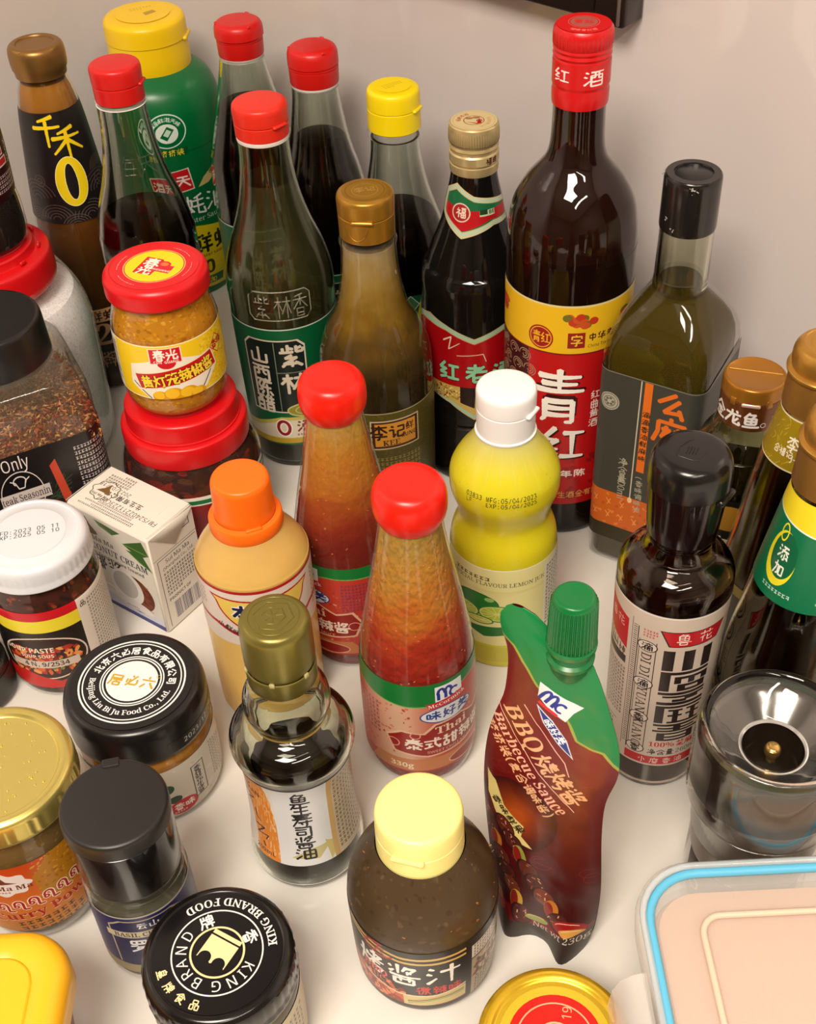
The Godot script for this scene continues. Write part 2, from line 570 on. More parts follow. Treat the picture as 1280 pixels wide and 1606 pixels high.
func gtex(stops: Array, grain := 0.0, freq := 0.05, seed := 3, w := 160, h := 320) -> ImageTexture:
	# colour that changes with height (film of sauce left on the glass above, sauce below), v down
	var g := Image.create(w, h, false, Image.FORMAT_RGBA8)
	var n := FastNoiseLite.new()
	n.seed = seed
	n.frequency = freq
	for y in h:
		for x in w:
			var a := TAU * x / w
			var q := n.get_noise_3d(cos(a) * w / TAU, y, sin(a) * w / TAU)
			var v := clampf(y / float(h - 1) + q * grain, 0.0, 1.0)
			var c: Color = stops[-1][1]
			for i in stops.size() - 1:
				if v <= stops[i + 1][0]:
					c = stops[i][1].lerp(stops[i + 1][1], (v - stops[i][0]) / (stops[i + 1][0] - stops[i][0]))
					break
			g.set_pixel(x, y, c)
	return ImageTexture.create_from_image(g)

func structure(called: String, m: Mesh, mat: Material, b: Transform3D) -> void:
	var o := MeshInstance3D.new()
	o.name = called
	o.mesh = m
	o.material_override = mat
	o.transform = b
	add_child(o, true)
	o.set_meta("kind", "structure")

func block(w: float, h: float, d: float) -> BoxMesh:
	var m := BoxMesh.new()
	m.size = Vector3(w, h, d)
	return m

func setting() -> void:
	var cam := Camera3D.new()
	cam.name = "camera"
	var p := deg_to_rad(42.0)
	var roll := deg_to_rad(-2.9)
	var fw := Vector3(0, -sin(p), -cos(p))
	var right := Vector3.RIGHT
	var up := right.cross(fw)
	cam.transform = Transform3D(Basis(right * cos(roll) + up * sin(roll), up * cos(roll) - right * sin(roll), -fw), Vector3(0, 0.58, 0))
	cam.fov = rad_to_deg(2.0 * atan(803.0 / 1950.0))
	cam.near = 0.02
	add_child(cam)
	cam.current = true
	var env := Environment.new()
	env.background_mode = Environment.BG_COLOR
	env.background_color = Color(0.02, 0.02, 0.02)
	env.tonemap_mode = Environment.TONE_MAPPER_LINEAR
	env.tonemap_exposure = EXPOSURE
	env.sdfgi_enabled = true
	env.ssao_enabled = true
	env.ssil_enabled = true
	var we := WorldEnvironment.new()
	we.name = "world"
	we.environment = env
	add_child(we)
	# the room is turned 44 degrees against the line of sight
	var room := Transform3D(Basis(Vector3.UP, deg_to_rad(-44.0)), Vector3.ZERO)
	# ceiling panel and a strip under the wall cupboards across the room
	lamp("ceiling_lamp", "square white ceiling lamp with a glowing panel above the counter", room * Vector3(0.12, 1.57, 0.6), Vector2(0.62, 0.62), room.basis, 3.75, Color(1.0, 0.95, 0.885))
	lamp("tube_lamp", "long slim ceiling lamp over the right end of the counter", room * Vector3(0.85, 1.57, 0.45), Vector2(0.12, 1.1), room.basis, 1.2, Color(1.0, 0.955, 0.90))
	# walls, floor and ceiling
	var wall := mt(rgb(220, 210, 207), 0.05)
	wall.metallic_specular = 0.5
	structure("wall_back", block(2.72, 2.6, 0.08), wall, room * Transform3D(Basis(), Vector3(0.38, 0.36, -0.685)))
	var paint := mt(rgb(226, 220, 212), 0.8)
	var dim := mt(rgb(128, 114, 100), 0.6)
	structure("wall_left", block(0.08, 2.6, 3.3), wall, room * Transform3D(Basis(), Vector3(-0.94, 0.36, 0.96)))
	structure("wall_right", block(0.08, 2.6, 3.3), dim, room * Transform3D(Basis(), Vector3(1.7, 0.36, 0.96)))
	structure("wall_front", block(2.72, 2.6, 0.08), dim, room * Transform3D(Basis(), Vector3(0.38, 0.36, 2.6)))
	structure("ceiling", block(2.72, 0.08, 3.37), paint, room * Transform3D(Basis(), Vector3(0.38, 1.66, 0.96)))
	structure("floor", block(2.72, 0.08, 3.37), mt(rgb(170, 150, 130), 0.5), room * Transform3D(Basis(), Vector3(0.38, -0.94, 0.96)))
	# the counter
	var ct := Node3D.new()
	ct.name = "kitchen_counter"
	ct.transform = room
	add_child(ct)
	ct.set_meta("label", "long glossy off-white counter that all the bottles and jars stand on")
	ct.set_meta("category", "counter")
	var top := StandardMaterial3D.new()
	top.albedo_color = rgb(226, 222, 214)
	top.roughness = 0.14
	top.metallic_specular = 0.4
	var ta := pt(ct, "worktop", slab(2550, 30, 850, 3.0), top)
	ta.position = Vector3(0.377, -0.03, -0.219)
	var tb := pt(ct, "base_cabinet", slab(2530, 868, 780, 1.0), mt(rgb(214, 206, 198), 0.4))
	tb.position = Vector3(0.377, -0.899, -0.25)
	# dark appliance corner fixed to the wall
	var wp := []
	for q in [Vector2(800, 0), Vector2(980, 48), Vector2(992, 0)]:
		var d: Vector3 = (cam.basis * Vector3((q.x - 640) / 1950.0, -(q.y - 803) / 1950.0, -1.0))
		var o := room.affine_inverse() * cam.position
		var l := room.basis.inverse() * d
		wp.append(o + l * ((-0.625 - o.z) / l.z))
	var hb := Node3D.new()
	hb.name = "wall_appliance"
	add_child(hb)
	hb.transform = room * Transform3D(Basis(), Vector3(wp[1].x, wp[1].y, -0.645))
	hb.set_meta("label", "dark brown glossy box mounted high on the white wall behind the bottles")
	hb.set_meta("category", "wall box")
	var dk := mt(rgb(46, 34, 30), 0.25)
	var ha := pt(hb, "housing", slab(260, 130, 20, 2.0), dk)
	ha.position = Vector3(-0.13 - 0.0235, 0.001, 0.0101)
	var hc := pt(hb, "end_panel", slab(22.5, 131, 21, 2.0), dk)
	hc.position = Vector3(-0.0115, 0, 0.0106)
	var hd := pt(hb, "edge_trim", slab(2.2, 128, 2.0, 0.6), mt(rgb(120, 104, 96), 0.3))
	hd.position = Vector3(-0.004, 0.002, 0.022)

func lamp(called: String, label: String, at: Vector3, size: Vector2, b: Basis, energy: float, c: Color) -> void:
	var o := Node3D.new()
	o.name = called
	add_child(o)
	o.transform = Transform3D(b, at)
	o.set_meta("label", label)
	o.set_meta("category", "ceiling lamp")
	var f := pt(o, "lamp_frame", slab(size.x * 1000 + 30, 28, size.y * 1000 + 30, 4.0), mt(rgb(235, 235, 232), 0.5))
	f.position.y = 0.02
	var g := StandardMaterial3D.new()
	g.albedo_color = Color(0.9, 0.9, 0.9)
	g.emission_enabled = true
	g.emission = c
	g.emission_energy_multiplier = 1.5
	var s := pt(o, "lamp_panel", slab(size.x * 1000, 6, size.y * 1000, 1.0), g)
	s.position.y = 0.015
	var l := AreaLight3D.new()
	l.name = "lamp_light"
	l.area_size = size
	l.light_energy = energy
	l.light_color = c
	l.shadow_enabled = true
	l.area_range = 8.0
	l.rotation.x = -PI / 2
	l.position.y = 0.01
	o.add_child(l)

func back_row() -> void:
	var clear := pane(rgb(150, 156, 140), 0.025)
	var soy := mt(rgb(20, 9, 7), 0.06)
	var red := mt(rgb(214, 24, 20), 0.38)
	var white := mt(rgb(236, 230, 224), 0.4)
	var gold := mt(rgb(176, 134, 62), 0.34, 0.75)

	# ---- tall amber bottle at the left, black sleeve
	var t := th("oyster_sauce_bottle", "tall amber bottle with bronze cap and black sleeve lettered in yellow, left end of row", "bottle", -0.235, -0.840)
	var p := base(34.3, 4.0) + sm([[34.3, 8], [34.0, 57], [32.6, 90], [30.8, 120], [28.4, 149], [25.2, 185], [22.2, 214], [20.2, 226], [18.4, 234], [16.8, 239], [16.4, 244]])
	pt(t, "glass_body", lathe(p), pane(rgb(150, 100, 40), 0.12))
	var film := StandardMaterial3D.new()
	film.albedo_texture = gtex([[0.0, rgb(172, 118, 44)], [0.12, rgb(140, 88, 30)], [0.36, rgb(104, 60, 20)], [0.48, rgb(70, 36, 14)], [0.58, rgb(26, 13, 8)], [1.0, rgb(16, 9, 7)]], 0.05)
	film.roughness = 0.12
	pt(t, "dark_sauce", lathe(filled(p, 240)), film)
	pt(t, "cap", lathe([[14, 244], [17.4, 244], [17.6, 247], [18.6, 249]] + sm([[19.0, 252], [19.1, 259], [18.2, 263], [16.0, 265], [13.0, 265]], 4) + [[12.6, 264.2], [0, 264.2]], 64, -180, 180), mt(rgb(150, 112, 58), 0.36, 0.7), "bronze cap")
	pb(87, 79, rgb(24, 19, 19))
	var y0 := rgb(246, 214, 20)
	var wv := rgb(92, 78, 74)
	for c in [[20, 62, 14], [8, 70, 12], [66, 60, 13], [78, 68, 12], [32, 76, 11], [54, 76, 11], [44, 82, 9], [70, 46, 8], [18, 78, 9]]:
		for k in 5:
			ring(c[0], c[1], c[2] * (1.0 - k * 0.19), c[2] * (1.0 - k * 0.19), 0.55, wv, PI, TAU * 0.96)
	for c in [[68, 54, 5], [24, 48, 4]]:
		ring(c[0], c[1], c[2], c[2], 0.5, wv)
		ring(c[0], c[1], c[2] * 0.5, c[2] * 0.5, 0.5, wv)
	el(46, 49, 12.5, 22, rgb(24, 19, 19))
	hx("千", 25, 1, 22, y0, 0.13, 0.08)
	hx("禾", 38, 10, 23, y0, 0.13, 0.07)
	el(46.5, 49, 10.8, 18.2, rgb(252, 242, 160))
	el(46.5, 49, 10.2, 17.6, y0)
	el(46.5, 49, 4.3, 13.6, rgb(252, 242, 160))
	el(46.5, 49, 3.8, 13.0, rgb(24, 19, 19))
	lab(t, "sleeve", p, 145, 224, -100, 100, printed(pe(), 0.4))
	pb(110, 58, rgb(26, 20, 18))
	var tan := rgb(196, 148, 104)
	rc(0, 0, 110, 11, tan)
	hz("鲜蚝油", 48, 1.2, 8.5, rgb(40, 22, 16), 0.12)
	tx("26", 48, 22, 26, tan, 3)
	hz("小生", 76, 14, 8, tan)
	for k in 8:
		ring(20 + k * 10, 52, 12, 10 + (k % 3) * 3, 0.8, tan, PI, TAU)
	rows(40, 38, 50, 4, 3.0, tan)
	lab(t, "front_label", p, 16, 74, -95, 95, printed(pe(), 0.4))

	# ---- green squeeze bottle with a large yellow cap
	t = th("squeeze_bottle", "green plastic sauce bottle with a large yellow flip cap at the upper left", "bottle", -0.1848, -0.9755)
	p = base(40.0, 4.0) + sm([[40, 6], [43, 12], [46.4, 34], [47.4, 86], [49, 128], [49.4, 160], [48.3, 172], [44, 183], [36.8, 190], [30, 194.5]])
	pb(296, 208, rgb(0, 104, 52), 4.0)
	var dy := -10.0
	var cx := 148.0
	rc(0, 60, 296, 1.2, rgb(0, 84, 42))
	# round badge with a bottle in it
	ring(cx + 2, 40, 14.5, 14.5, 1.0, rgb(226, 238, 226))
	el(cx + 2, 42, 8.6, 8.6, rgb(226, 238, 226))
	tf = Transform2D(0.6, Vector2(cx + 2, 42))
	rc(-3, -5.5, 6, 11, rgb(0, 104, 52))
	rc(-2, -3.5, 4, 6, rgb(200, 224, 200))
	tf = Transform2D()
	arc_text("一滴鲜海天味", cx + 2, 41, 11.3, -90, 4.2, rgb(226, 238, 226))
	rc(cx - 10, 56, 26, 6.5, rgb(0, 80, 40))
	hz("挤挤装", cx - 6, 56.6, 5.6, rgb(226, 206, 60), 0.13)
	# red name plate, pencil-shaped ribbon, the large white name
	pl(pv([cx - 14, 78, cx + 14, 75, cx + 17, 96, cx - 12, 99]), rgb(226, 220, 200))
	pl(pv([cx - 13, 79, cx + 13, 76, cx + 16, 95, cx - 11, 98]), rgb(206, 24, 30))
	hz("海天", cx - 11, 80.5, 11.5, rgb(246, 240, 226), 0.13)
	pl(pv([cx + 20, 96, cx + 26, 88, cx + 50, 72, cx + 54, 79, cx + 30, 95]), rgb(206, 190, 120))
	tf = Transform2D(-0.6, Vector2(cx + 27, 88))
	hz("一品鲜生", 0, -1, 4.2, rgb(90, 70, 20), 0.13)
	tf = Transform2D()
	for o in [[3.3, rgb(0, 70, 36)], [1.9, rgb(236, 240, 232)]]:
		hz("鲜蚝油", cx - 18, 101, 20, o[1], o[0] / 20.0, -1.0, 1.1)
	tx("Oyster Sauce", cx + 22, 126, 6.5, rgb(214, 226, 206), 2, 0.5)
	pl(pv([0, 150, 60, 146, 110, 138, cx + 14, 132, cx + 40, 138, cx + 60, 130, 230, 138, 296, 150, 296, 208, 0, 208]), rgb(226, 206, 24))
	pl(pv([0, 198, 60, 190, 130, 194, 190, 202, 250, 190, 296, 198, 296, 208, 0, 208]), rgb(0, 104, 52))
	hz("鲜蚝", cx + 6, 141, 19, rgb(30, 40, 16), 0.13)
	tx("oyster sauce", cx + 24, 163, 4.6, rgb(120, 96, 10), 1, 0.5)
	tx("0", cx + 20, 176, 20, rgb(60, 60, 10), 1, 0.5)
	rc(cx + 8, 186, 26, 9, rgb(0, 104, 52))
	hz("添加", cx + 11, 187, 7, rgb(230, 214, 40), 0.13)
	var sq := printed(pe(), 0.32)
	pt(t, "plastic_body", lathe(p, 72), sq)
	var yel := mt(rgb(250, 208, 12), 0.36)
	var c := pt(t, "cap", lathe([[26, 187], [30.9, 187], [31.7, 189], [31.5, 204], [31.1, 214.6]]), yel)
	pt(c, "flip_lid", lathe([[31.1, 214.6], [31.9, 215.2]] + sm([[31.9, 216.6], [31.5, 227], [30.2, 230], [27.8, 231.4], [21, 231.8], [0, 232.2]], 4)), yel)
	var k := pt(c, "thumb_tab", slab(18, 3, 4, 0.8), yel)
	at_side(k, 75, 31.1, 213.5)
	pb(40, 40, rgb(250, 208, 12))
	rows(12, 8, 18, 2, 3.2, rgb(214, 170, 8))
	pl(pv([20, 20, 28, 17, 30, 22, 21, 26]), rgb(190, 150, 10))
	pt(c, "lid_print", disc(21, 232.3, 8), printed(pe(), 0.36))

	# ---- four soy sauce bottles with flip caps behind the front ones
	var soy_group := "soy sauce and vinegar bottles with flip caps in the back row"
	var specs := [
		["clear glass soy sauce bottle with a red cap, in front of the green squeeze bottle", -0.1716, -0.780, sm([[33.5, 4], [34, 70], [34, 144], [32.6, 159], [28.9, 176], [23.2, 193], [19.2, 210], [17.0, 225], [16.0, 238], [15.7, 249]]), 168.0, [16.0, 16.5, 249.0, 260.0, 272.5], red, 70.0],
		["red-capped soy sauce bottle farthest back, right beside the green squeeze bottle", -0.104, -0.898, sm([[34, 4], [34.6, 60], [34.6, 140], [32, 158], [27.6, 176], [22, 198], [18, 216], [16, 228]]), 190.0, [16.6, 17.5, 228.0, 241.0, 252.0], red, 0.0],
		["soy sauce bottle with a red cap standing just left of the yellow-capped bottle", -0.050, -0.851, sm([[33.6, 4], [34, 60], [34, 116], [32.4, 134], [28.6, 156], [24.6, 170], [21.2, 184], [18.4, 202], [17.0, 214], [16.6, 224]]), 183.0, [17.2, 17.5, 224.0, 237.0, 249.5], red, 0.0],
		["soy sauce bottle with a bright yellow cap and a green diamond label", 0.004, -0.777, sm([[33, 4], [33.4, 60], [33.4, 134], [31.4, 148], [26.8, 162], [22.4, 176], [19.2, 190], [16.9, 204], [16.2, 216]]), 160.0, [17.6, 17.3, 222.0, 236.0, 249.0], mt(rgb(250, 222, 8), 0.36), 62.0],
	]
	for s in specs:
		t = th("soy_sauce_bottle", s[0], "bottle", s[1], s[2], 0.0, soy_group)
		p = base(s[3][0][0], 4.0) + s[3]
		pt(t, "glass_body", lathe(walled(p, 1.9), 72), solid_glass(rgb(226, 232, 222)))
		pt(t, "soy_sauce", lathe(filled(p, s[4], 2.0, 3.4)), soy)
		var cp: Array = s[5]
		if s[7] > 0.0:
			c = flip_cap(t, cp[0], cp[1], cp[2], cp[3], cp[4], s[6], s[7])
		else:
			c = pt(t, "cap", lathe([[cp[0] - 3, cp[2]], [cp[0] - 0.2, cp[2]], [cp[0], cp[2] + 0.6], [cp[0] + 0.3, cp[3] - 2.2], [cp[0] - 0.2, cp[3] - 1.9], [cp[0] + 0.35, cp[3] - 1.5], [cp[0] + 0.4, cp[3] - 0.2], [cp[0] - 0.2, cp[3]]]), s[6])
			pt(c, "flip_lid", lathe([[cp[1] - 1.0, cp[3]], [cp[1] + 0.3, cp[3] + 0.5]] + sm([[cp[1] + 0.1, cp[4] - 5], [cp[1] - 1.0, cp[4] - 2], [cp[1] - 3.5, cp[4] - 0.3], [cp[1] - 7, cp[4]], [0, cp[4] + 0.3]], 3)), s[6])
			for a in [-62.0, 62.0, 180.0]:
				var n := pt(c, "lid_hinge", slab(3.4, 2.6, 1.6, 0.5), s[6])
				at_side(n, a + 90.0, cp[1] - 1.6, cp[4] - 3.0)
		if s[6] != red:
			pb(30, 30, rgb(250, 222, 8), 10.0)
			tf = Transform2D(-0.5, Vector2(15, 14))
			rows(-9, -4, 18, 3, 3.0, rgb(206, 170, 10), 1.0)
			tf = Transform2D()
			pt(c if c.get_parent() == t else t, "lid_print", disc(11.5, cp[4] + 0.42), printed(pe(), 0.36))
		if s[6] == red:
			pt(t, "neck_ring", lathe([[16.4, cp[2] - 2.6], [cp[0] - 0.6, cp[2] - 2.2], [cp[0] - 0.4, cp[2] - 0.4], [16.4, cp[2]]]), white, "white tear ring under the cap")
		else:
			pt(t, "glass_collar", lathe([[16.2, 216], [18.0, 217], [18.4, 219.5], [17.4, 221.8], [15, 222]]), clear)
	# labels of those four
	var g0 := rgb(14, 96, 58)
	for i in 3:
		var o: Node3D = get_node(["soy_sauce_bottle", "soy_sauce_bottle_001", "soy_sauce_bottle_002"][i])
		p = base(specs[i][3][0][0], 4.0) + specs[i][3]
		pb(100, 84, g0)
		rc(0, 0, 100, 1.0, rgb(200, 214, 190))
		pl(pv([30, 14, 36, 8, 66, 8, 72, 14, 72, 74, 30, 74]), rgb(206, 200, 176))
		pl(pv([31, 15, 37, 9, 65, 9, 71, 15, 71, 73, 31, 73]), rgb(20, 30, 24))
		if i > 0:
			hv("山西陈醋", 35, 13, 12, rgb(214, 206, 180), 0.12, -1.0, 1.0)
			hv("紫林", 53, 14, 15, rgb(214, 206, 180), 0.12)
		lab(o, "front_label", p, 16, [124.0, 104.0, 88.0][i], -90, 80, printed(pe(), 0.4))
	p = base(33.0, 4.0) + specs[3][3]
	pb(100, 90, rgb(228, 230, 214))
	var dg := rgb(24, 92, 58)
	for j in 14:
		for i in 18:
			if (i + j) % 2 == 0:
				var q := Vector2(i * 6.0, j * 7.0)
				pl(PackedVector2Array([q + Vector2(0, -6.6), q + Vector2(5.6, 0), q + Vector2(0, 6.6), q + Vector2(-5.6, 0)]), dg if (i % 3) else rgb(70, 130, 84))
	pl(pv([62, 0, 100, 0, 100, 90, 62, 90, 58, 62, 66, 44, 56, 26]), rgb(214, 190, 30))
	hv("鲜生", 72, 26, 12, rgb(150, 110, 10), 0.12)
	lab(get_node("soy_sauce_bottle_003"), "front_label", p, 20, 112, -85, 90, printed(pe(), 0.4))
	# faint raised mark on the shoulder of the first bottle
	p = base(33.5, 4.0) + specs[0][3]
	pt(get_node("soy_sauce_bottle"), "raised_lettering", emboss(p, han_strokes("海", -32, 218, 34, 15) + han_strokes("天", 8, 218, 34, 15), 0.4), pane(rgb(150, 156, 140), 0.06))

	# ---- dark rice wine bottle with a pale gold screw cap
	t = th("rice_wine_bottle", "black-brown wine bottle with a pale gold screw cap and a red shield label", "bottle", 0.051, -0.705)
	p = base(34.4, 4.0) + sm([[34.4, 6], [35, 40], [35.4, 124], [35.0, 146]], 4) + sm([[35.2, 152], [34.4, 158], [32.4, 163]], 3) + sm([[31.0, 164], [29.0, 170], [26.4, 177], [22.6, 187], [19.6, 196], [17.6, 207], [15.4, 217], [14.0, 226], [13.6, 232]])
	pt(t, "glass_body", lathe(p), mt(rgb(16, 14, 13), 0.05))
	var pg := mt(rgb(206, 186, 134), 0.34, 0.55)
	c = pt(t, "cap", lathe([[12, 226], [14.8, 226], [15.1, 228], [15.0, 231.2], [14.5, 231.6], [14.5, 232.4], [15.2, 233], [15.2, 238], [14.4, 239], [14.4, 240.6], [15.2, 241.6], [14.6, 243.4], [15.3, 245]], 64), pg)
	pt(c, "knurled_rim", lathe([[15.0, 245], [15.3, 245.4], [15.3, 251], [15.2, 253.6]], 180, -180, 180, false, [245.2, 252, 60, 0.012]), pg)
	pb(60, 60, rgb(212, 192, 142), 8.0)
	ring(30, 30, 27, 27, 0.8, rgb(190, 166, 110))
	ring(30, 30, 13, 13, 1.0, rgb(120, 44, 36))
	for q in [[24, 24, 5, 3], [33, 22, 5, 3], [37, 31, 4, 5]]:
		el(q[0], q[1], q[2], q[3], rgb(160, 110, 80))
	pl(pv([20, 34, 34, 38, 37, 24, 40, 38, 34, 41]), rgb(170, 20, 24))
	arc_text("福建老酒", 30, 30, 20, -150, 6, rgb(170, 100, 60))
	arc_text("老酒有限公司", 30, 30, 20, 20, 5, rgb(190, 150, 100))
	pt(c, "cap_top", lathe([[15.2, 253.6], [15.0, 255.2], [14.2, 256], [0, 256]]), pg)
	pt(c, "top_print", disc(14.0, 256.15, 0), printed(pe(), 0.35))
	pb(40, 9, rgb(206, 186, 134), 8.0)
	hz("福建", 12, 0.6, 7.6, rgb(96, 40, 30), 0.15)
	pt(c, "side_print", lathe([[15.25, 233.2], [15.25, 238]], 16, 5, 85), printed(pe(), 0.4, false, 0.3))
	pb(60, 42, Color(0, 0, 0, 0), 8.0)
	for o in [[0.0, rgb(220, 204, 150)], [1.2, rgb(190, 214, 190)], [3.4, rgb(214, 196, 140)], [4.2, rgb(30, 110, 66)]]:
		var d: float = o[0]
		pl(pv([d, 8 + d * 0.6, 14, 0.5 + d * 1.2, 30, 9 + d, 60, 15 + d, 60, 34 - d, 44, 33 - d, 22, 41.5 - d * 1.2, d, 27 - d * 0.7]), o[1])
	pl(pv([4, 17, 30, 20, 60, 20, 60, 29, 42, 28, 22, 36, 5, 26]), rgb(196, 26, 34))
	el(20, 22, 7.4, 7.4, rgb(230, 214, 190))
	el(20, 22, 6.4, 6.4, rgb(176, 40, 44))
	hx("福", 16.5, 18, 7.6, rgb(240, 220, 200), 0.13)
	rc(34, 20, 12, 4.6, rgb(200, 214, 180))
	tx("老酒 BE", 40, 22, 4, rgb(40, 70, 40), 1, 0.5)
	lab(t, "neck_label", p, 188, 222, -80, 80, printed(pe(), 0.3, true, 0.15))
	pb(112, 78, Color(0, 0, 0, 0), 8.0)
	for o in [[0.0, rgb(206, 186, 130)], [0.9, rgb(170, 204, 176)], [3.6, rgb(206, 186, 130)], [4.3, rgb(176, 14, 22)]]:
		var d: float = o[0]
		pl(pv([d, 8 + d, 12, 3 + d, 22, d * 1.6, 36, 4 + d, 56, 12 + d, 76, 4 + d, 90, d * 1.6, 100, 3 + d, 112 - d, 8 + d, 108 - d, 40, 96, 60 - d, 74, 66 - d, 56, 78 - d * 1.4, 38, 66 - d, 16, 60 - d, 4 + d, 40]), o[1])
	var py := 10.0
	for o in [[3.4, rgb(90, 20, 16)], [2.2, rgb(150, 214, 170)]]:
		hz("红老酒", 30, 32, 15, o[1], o[0] / 15.0, -1.0, 1.3)
	ln(pv([34, 16, 40, 12, 38, 22, 46, 16]), 1.2, rgb(236, 224, 190), 0.5)
	ln(pv([44, 26, 62, 24, 64, 30]), 0.6, rgb(236, 214, 180))
	pl(pv([20, 51, 92, 51, 92, 60, 74, 64, 56, 74, 40, 64, 22, 60]), rgb(208, 178, 92))
	specks(90, 0.5, 1.2, [rgb(250, 226, 140), rgb(170, 130, 50), rgb(130, 20, 20)], 24, 52, 22, 10)
	specks(60, 0.5, 1.0, [rgb(250, 226, 140), rgb(150, 110, 40)], 66, 52, 22, 10)
	pl(pv([46, 51, 57, 51, 56, 68, 46, 64]), rgb(40, 24, 20))
	tx("WINE", 70, 55, 7, rgb(120, 40, 30), 3, 0.5)
	lab(t, "shield_label", p, 58, 136, -88, 88, printed(pe(), 0.22, true, 0.2))
	pt(t, "raised_band", lathe([[35.0, 48], [35.5, 49], [35.5, 51], [35.1, 52]]), mt(rgb(16, 14, 13), 0.05))

	# ---- tall wine bottle with the red capsule
	t = th("wine_bottle", "tallest bottle, dark brown wine with a red capsule and a red and yellow label", "bottle", 0.105, -0.6515)
	p = base(37.8, 4.0) + sm([[38.0, 6], [38.4, 60], [38.6, 190], [38.4, 206], [37.6, 218], [34.9, 231], [28.4, 243], [21.4, 251.6], [17.2, 258], [15.2, 267], [14.6, 283], [14.6, 296]], 6)
	pt(t, "glass_body", lathe(p, 80), pane(rgb(30, 14, 9), 0.5))
	pt(t, "red_wine", lathe(filled(p, 207, 1.6)), mt(rgb(22, 7, 5), 0.1))
	pt(t, "neck_glass", lathe(cut(p, 207.6, 294, -1.2)), mt(rgb(46, 20, 11), 0.3))
	c = pt(t, "capsule", lathe([[14.8, 289], [15.3, 289.2], [15.6, 291]] + [[15.7, 297], [15.3, 299], [15.3, 300], [15.8, 301], [15.8, 312], [15.7, 314], [15.2, 315.2], [15.9, 316.6], [15.3, 318.2], [15.9, 319.6], [15.4, 321]]), mt(rgb(206, 18, 22), 0.28))
	pt(c, "knurled_rim", lathe([[15.5, 321], [15.9, 321.6], [16.0, 327], [15.8, 329.4], [14.6, 331], [0, 331.2]], 160, -180, 180, false, [321.4, 327.2, 40, 0.014]), mt(rgb(206, 18, 22), 0.3))
	pb(60, 60, rgb(206, 20, 22), 8.0)
	ring(30, 27, 17, 17, 0.8, rgb(180, 110, 96))
	el(30, 27, 15, 15, rgb(164, 92, 80))
	for a in 5:
		ln(pv([19, 19 + a * 4, 41, 19 + a * 4]), 0.9, rgb(206, 40, 36))
	hz("青红", 19, 21, 10, rgb(206, 40, 36), 0.14)
	arc_text("福建青红酒", 30, 28, 23, 90, 5.4, rgb(236, 120, 110), 0, false)
	pt(c, "top_print", disc(14.4, 331.3, 0), printed(pe(), 0.3))
	pb(50, 18, rgb(206, 18, 22), 8.0)
	hx("红", 7, 3, 11, rgb(250, 236, 230), 0.12, 0.08)
	hx("酒", 27, 3, 12, rgb(250, 236, 230), 0.12, 0.08)
	pt(c, "side_print", lathe([[15.85, 301.2], [15.85, 314]], 20, -85, 85), printed(pe(), 0.3))
	pb(124, 152, rgb(190, 20, 24), 8.0)
	# swirls at the left, then the red panel
	rc(0, 0, 38, 152, rgb(66, 16, 22))
	for j in 12:
		for i in 4:
			for q in 3:
				ring(5 + i * 10 + (j % 2) * 4, 40 + j * 9.5, 4.4 - q * 1.5, 4.0 - q * 1.3, 0.6, rgb(176, 140, 110), q + i, q + i + 4.4)
	specks(40, 1.5, 5.0, [rgb(172, 26, 28), rgb(150, 18, 24)], 64, 105, 50, 40)
	rc(38, 0, 0.7, 152, rgb(150, 60, 50))
	rc(0, 0, 124, 34, rgb(238, 190, 34))
	rc(0, 0, 124, 1.4, rgb(228, 214, 150))
	rc(0, 33, 124, 1.0, rgb(120, 30, 26))
	for q in [[6, 13, 12, 5, 0.5], [67, 11, 7, 5, 0.0], [75, 11, 7, 5, 0.0], [108, 15, 10, 4, -0.5]]:
		for o in 7:
			el(q[0] + rng.randf_range(-q[2], q[2]) * 0.7, q[1] + rng.randf_range(-q[3], q[3]) * 0.7 + q[4] * 2, q[2] * 0.42, q[3] * 0.5, [rgb(206, 84, 36), rgb(116, 110, 40), rgb(196, 58, 34)][o % 3])
	el(46, 23.5, 8.2, 8.2, rgb(160, 30, 30))
	el(46, 23.5, 7.2, 7.2, rgb(238, 190, 34))
	el(46, 23.5, 6.6, 6.6, rgb(160, 30, 30))
	hz("青红", 40.4, 19.4, 5.6, rgb(238, 190, 34), 0.13, -1.0, 1.05, 1.4)
	rc(63, 18.5, 10.6, 10.6, rgb(150, 34, 30))
	hx("字", 64.6, 20, 7.4, rgb(238, 200, 60), 0.13)
	hz("中华老字号", 75.5, 19.4, 5.4, rgb(60, 30, 20), 0.13)
	tx("China Time-honored Brand", 75.5, 28.4, 3.0, rgb(60, 30, 20), 0)
	hx("青", 43, 46, 33, rgb(60, 8, 10), 0.15, 0.08)
	hx("青", 42, 45, 33, rgb(250, 246, 236), 0.135, 0.07, 1.18)
	hx("红", 50, 88, 28, rgb(60, 8, 10), 0.15, 0.08)
	hx("红", 49, 87, 28, rgb(250, 246, 236), 0.14, 0.07)
	hv("红曲黄酒", 80, 62, 6.2, rgb(250, 236, 226), 0.12)
	tf = Transform2D(PI / 2, Vector2(93, 42))
	tx("FU JIAN QING HONG JIU", 0, 0, 4.2, rgb(226, 150, 130), 2)
	tf = Transform2D()
	hz("十年陈", 54, 123, 8, rgb(250, 236, 226), 0.13, -1.0, 1.1, 0.7)
	hz("福建生酒金有限公司", 50, 141, 5.2, rgb(226, 170, 90), 0.12)
	lab(t, "front_label", p, 28, 182, -90, 90, printed(pe(), 0.34))

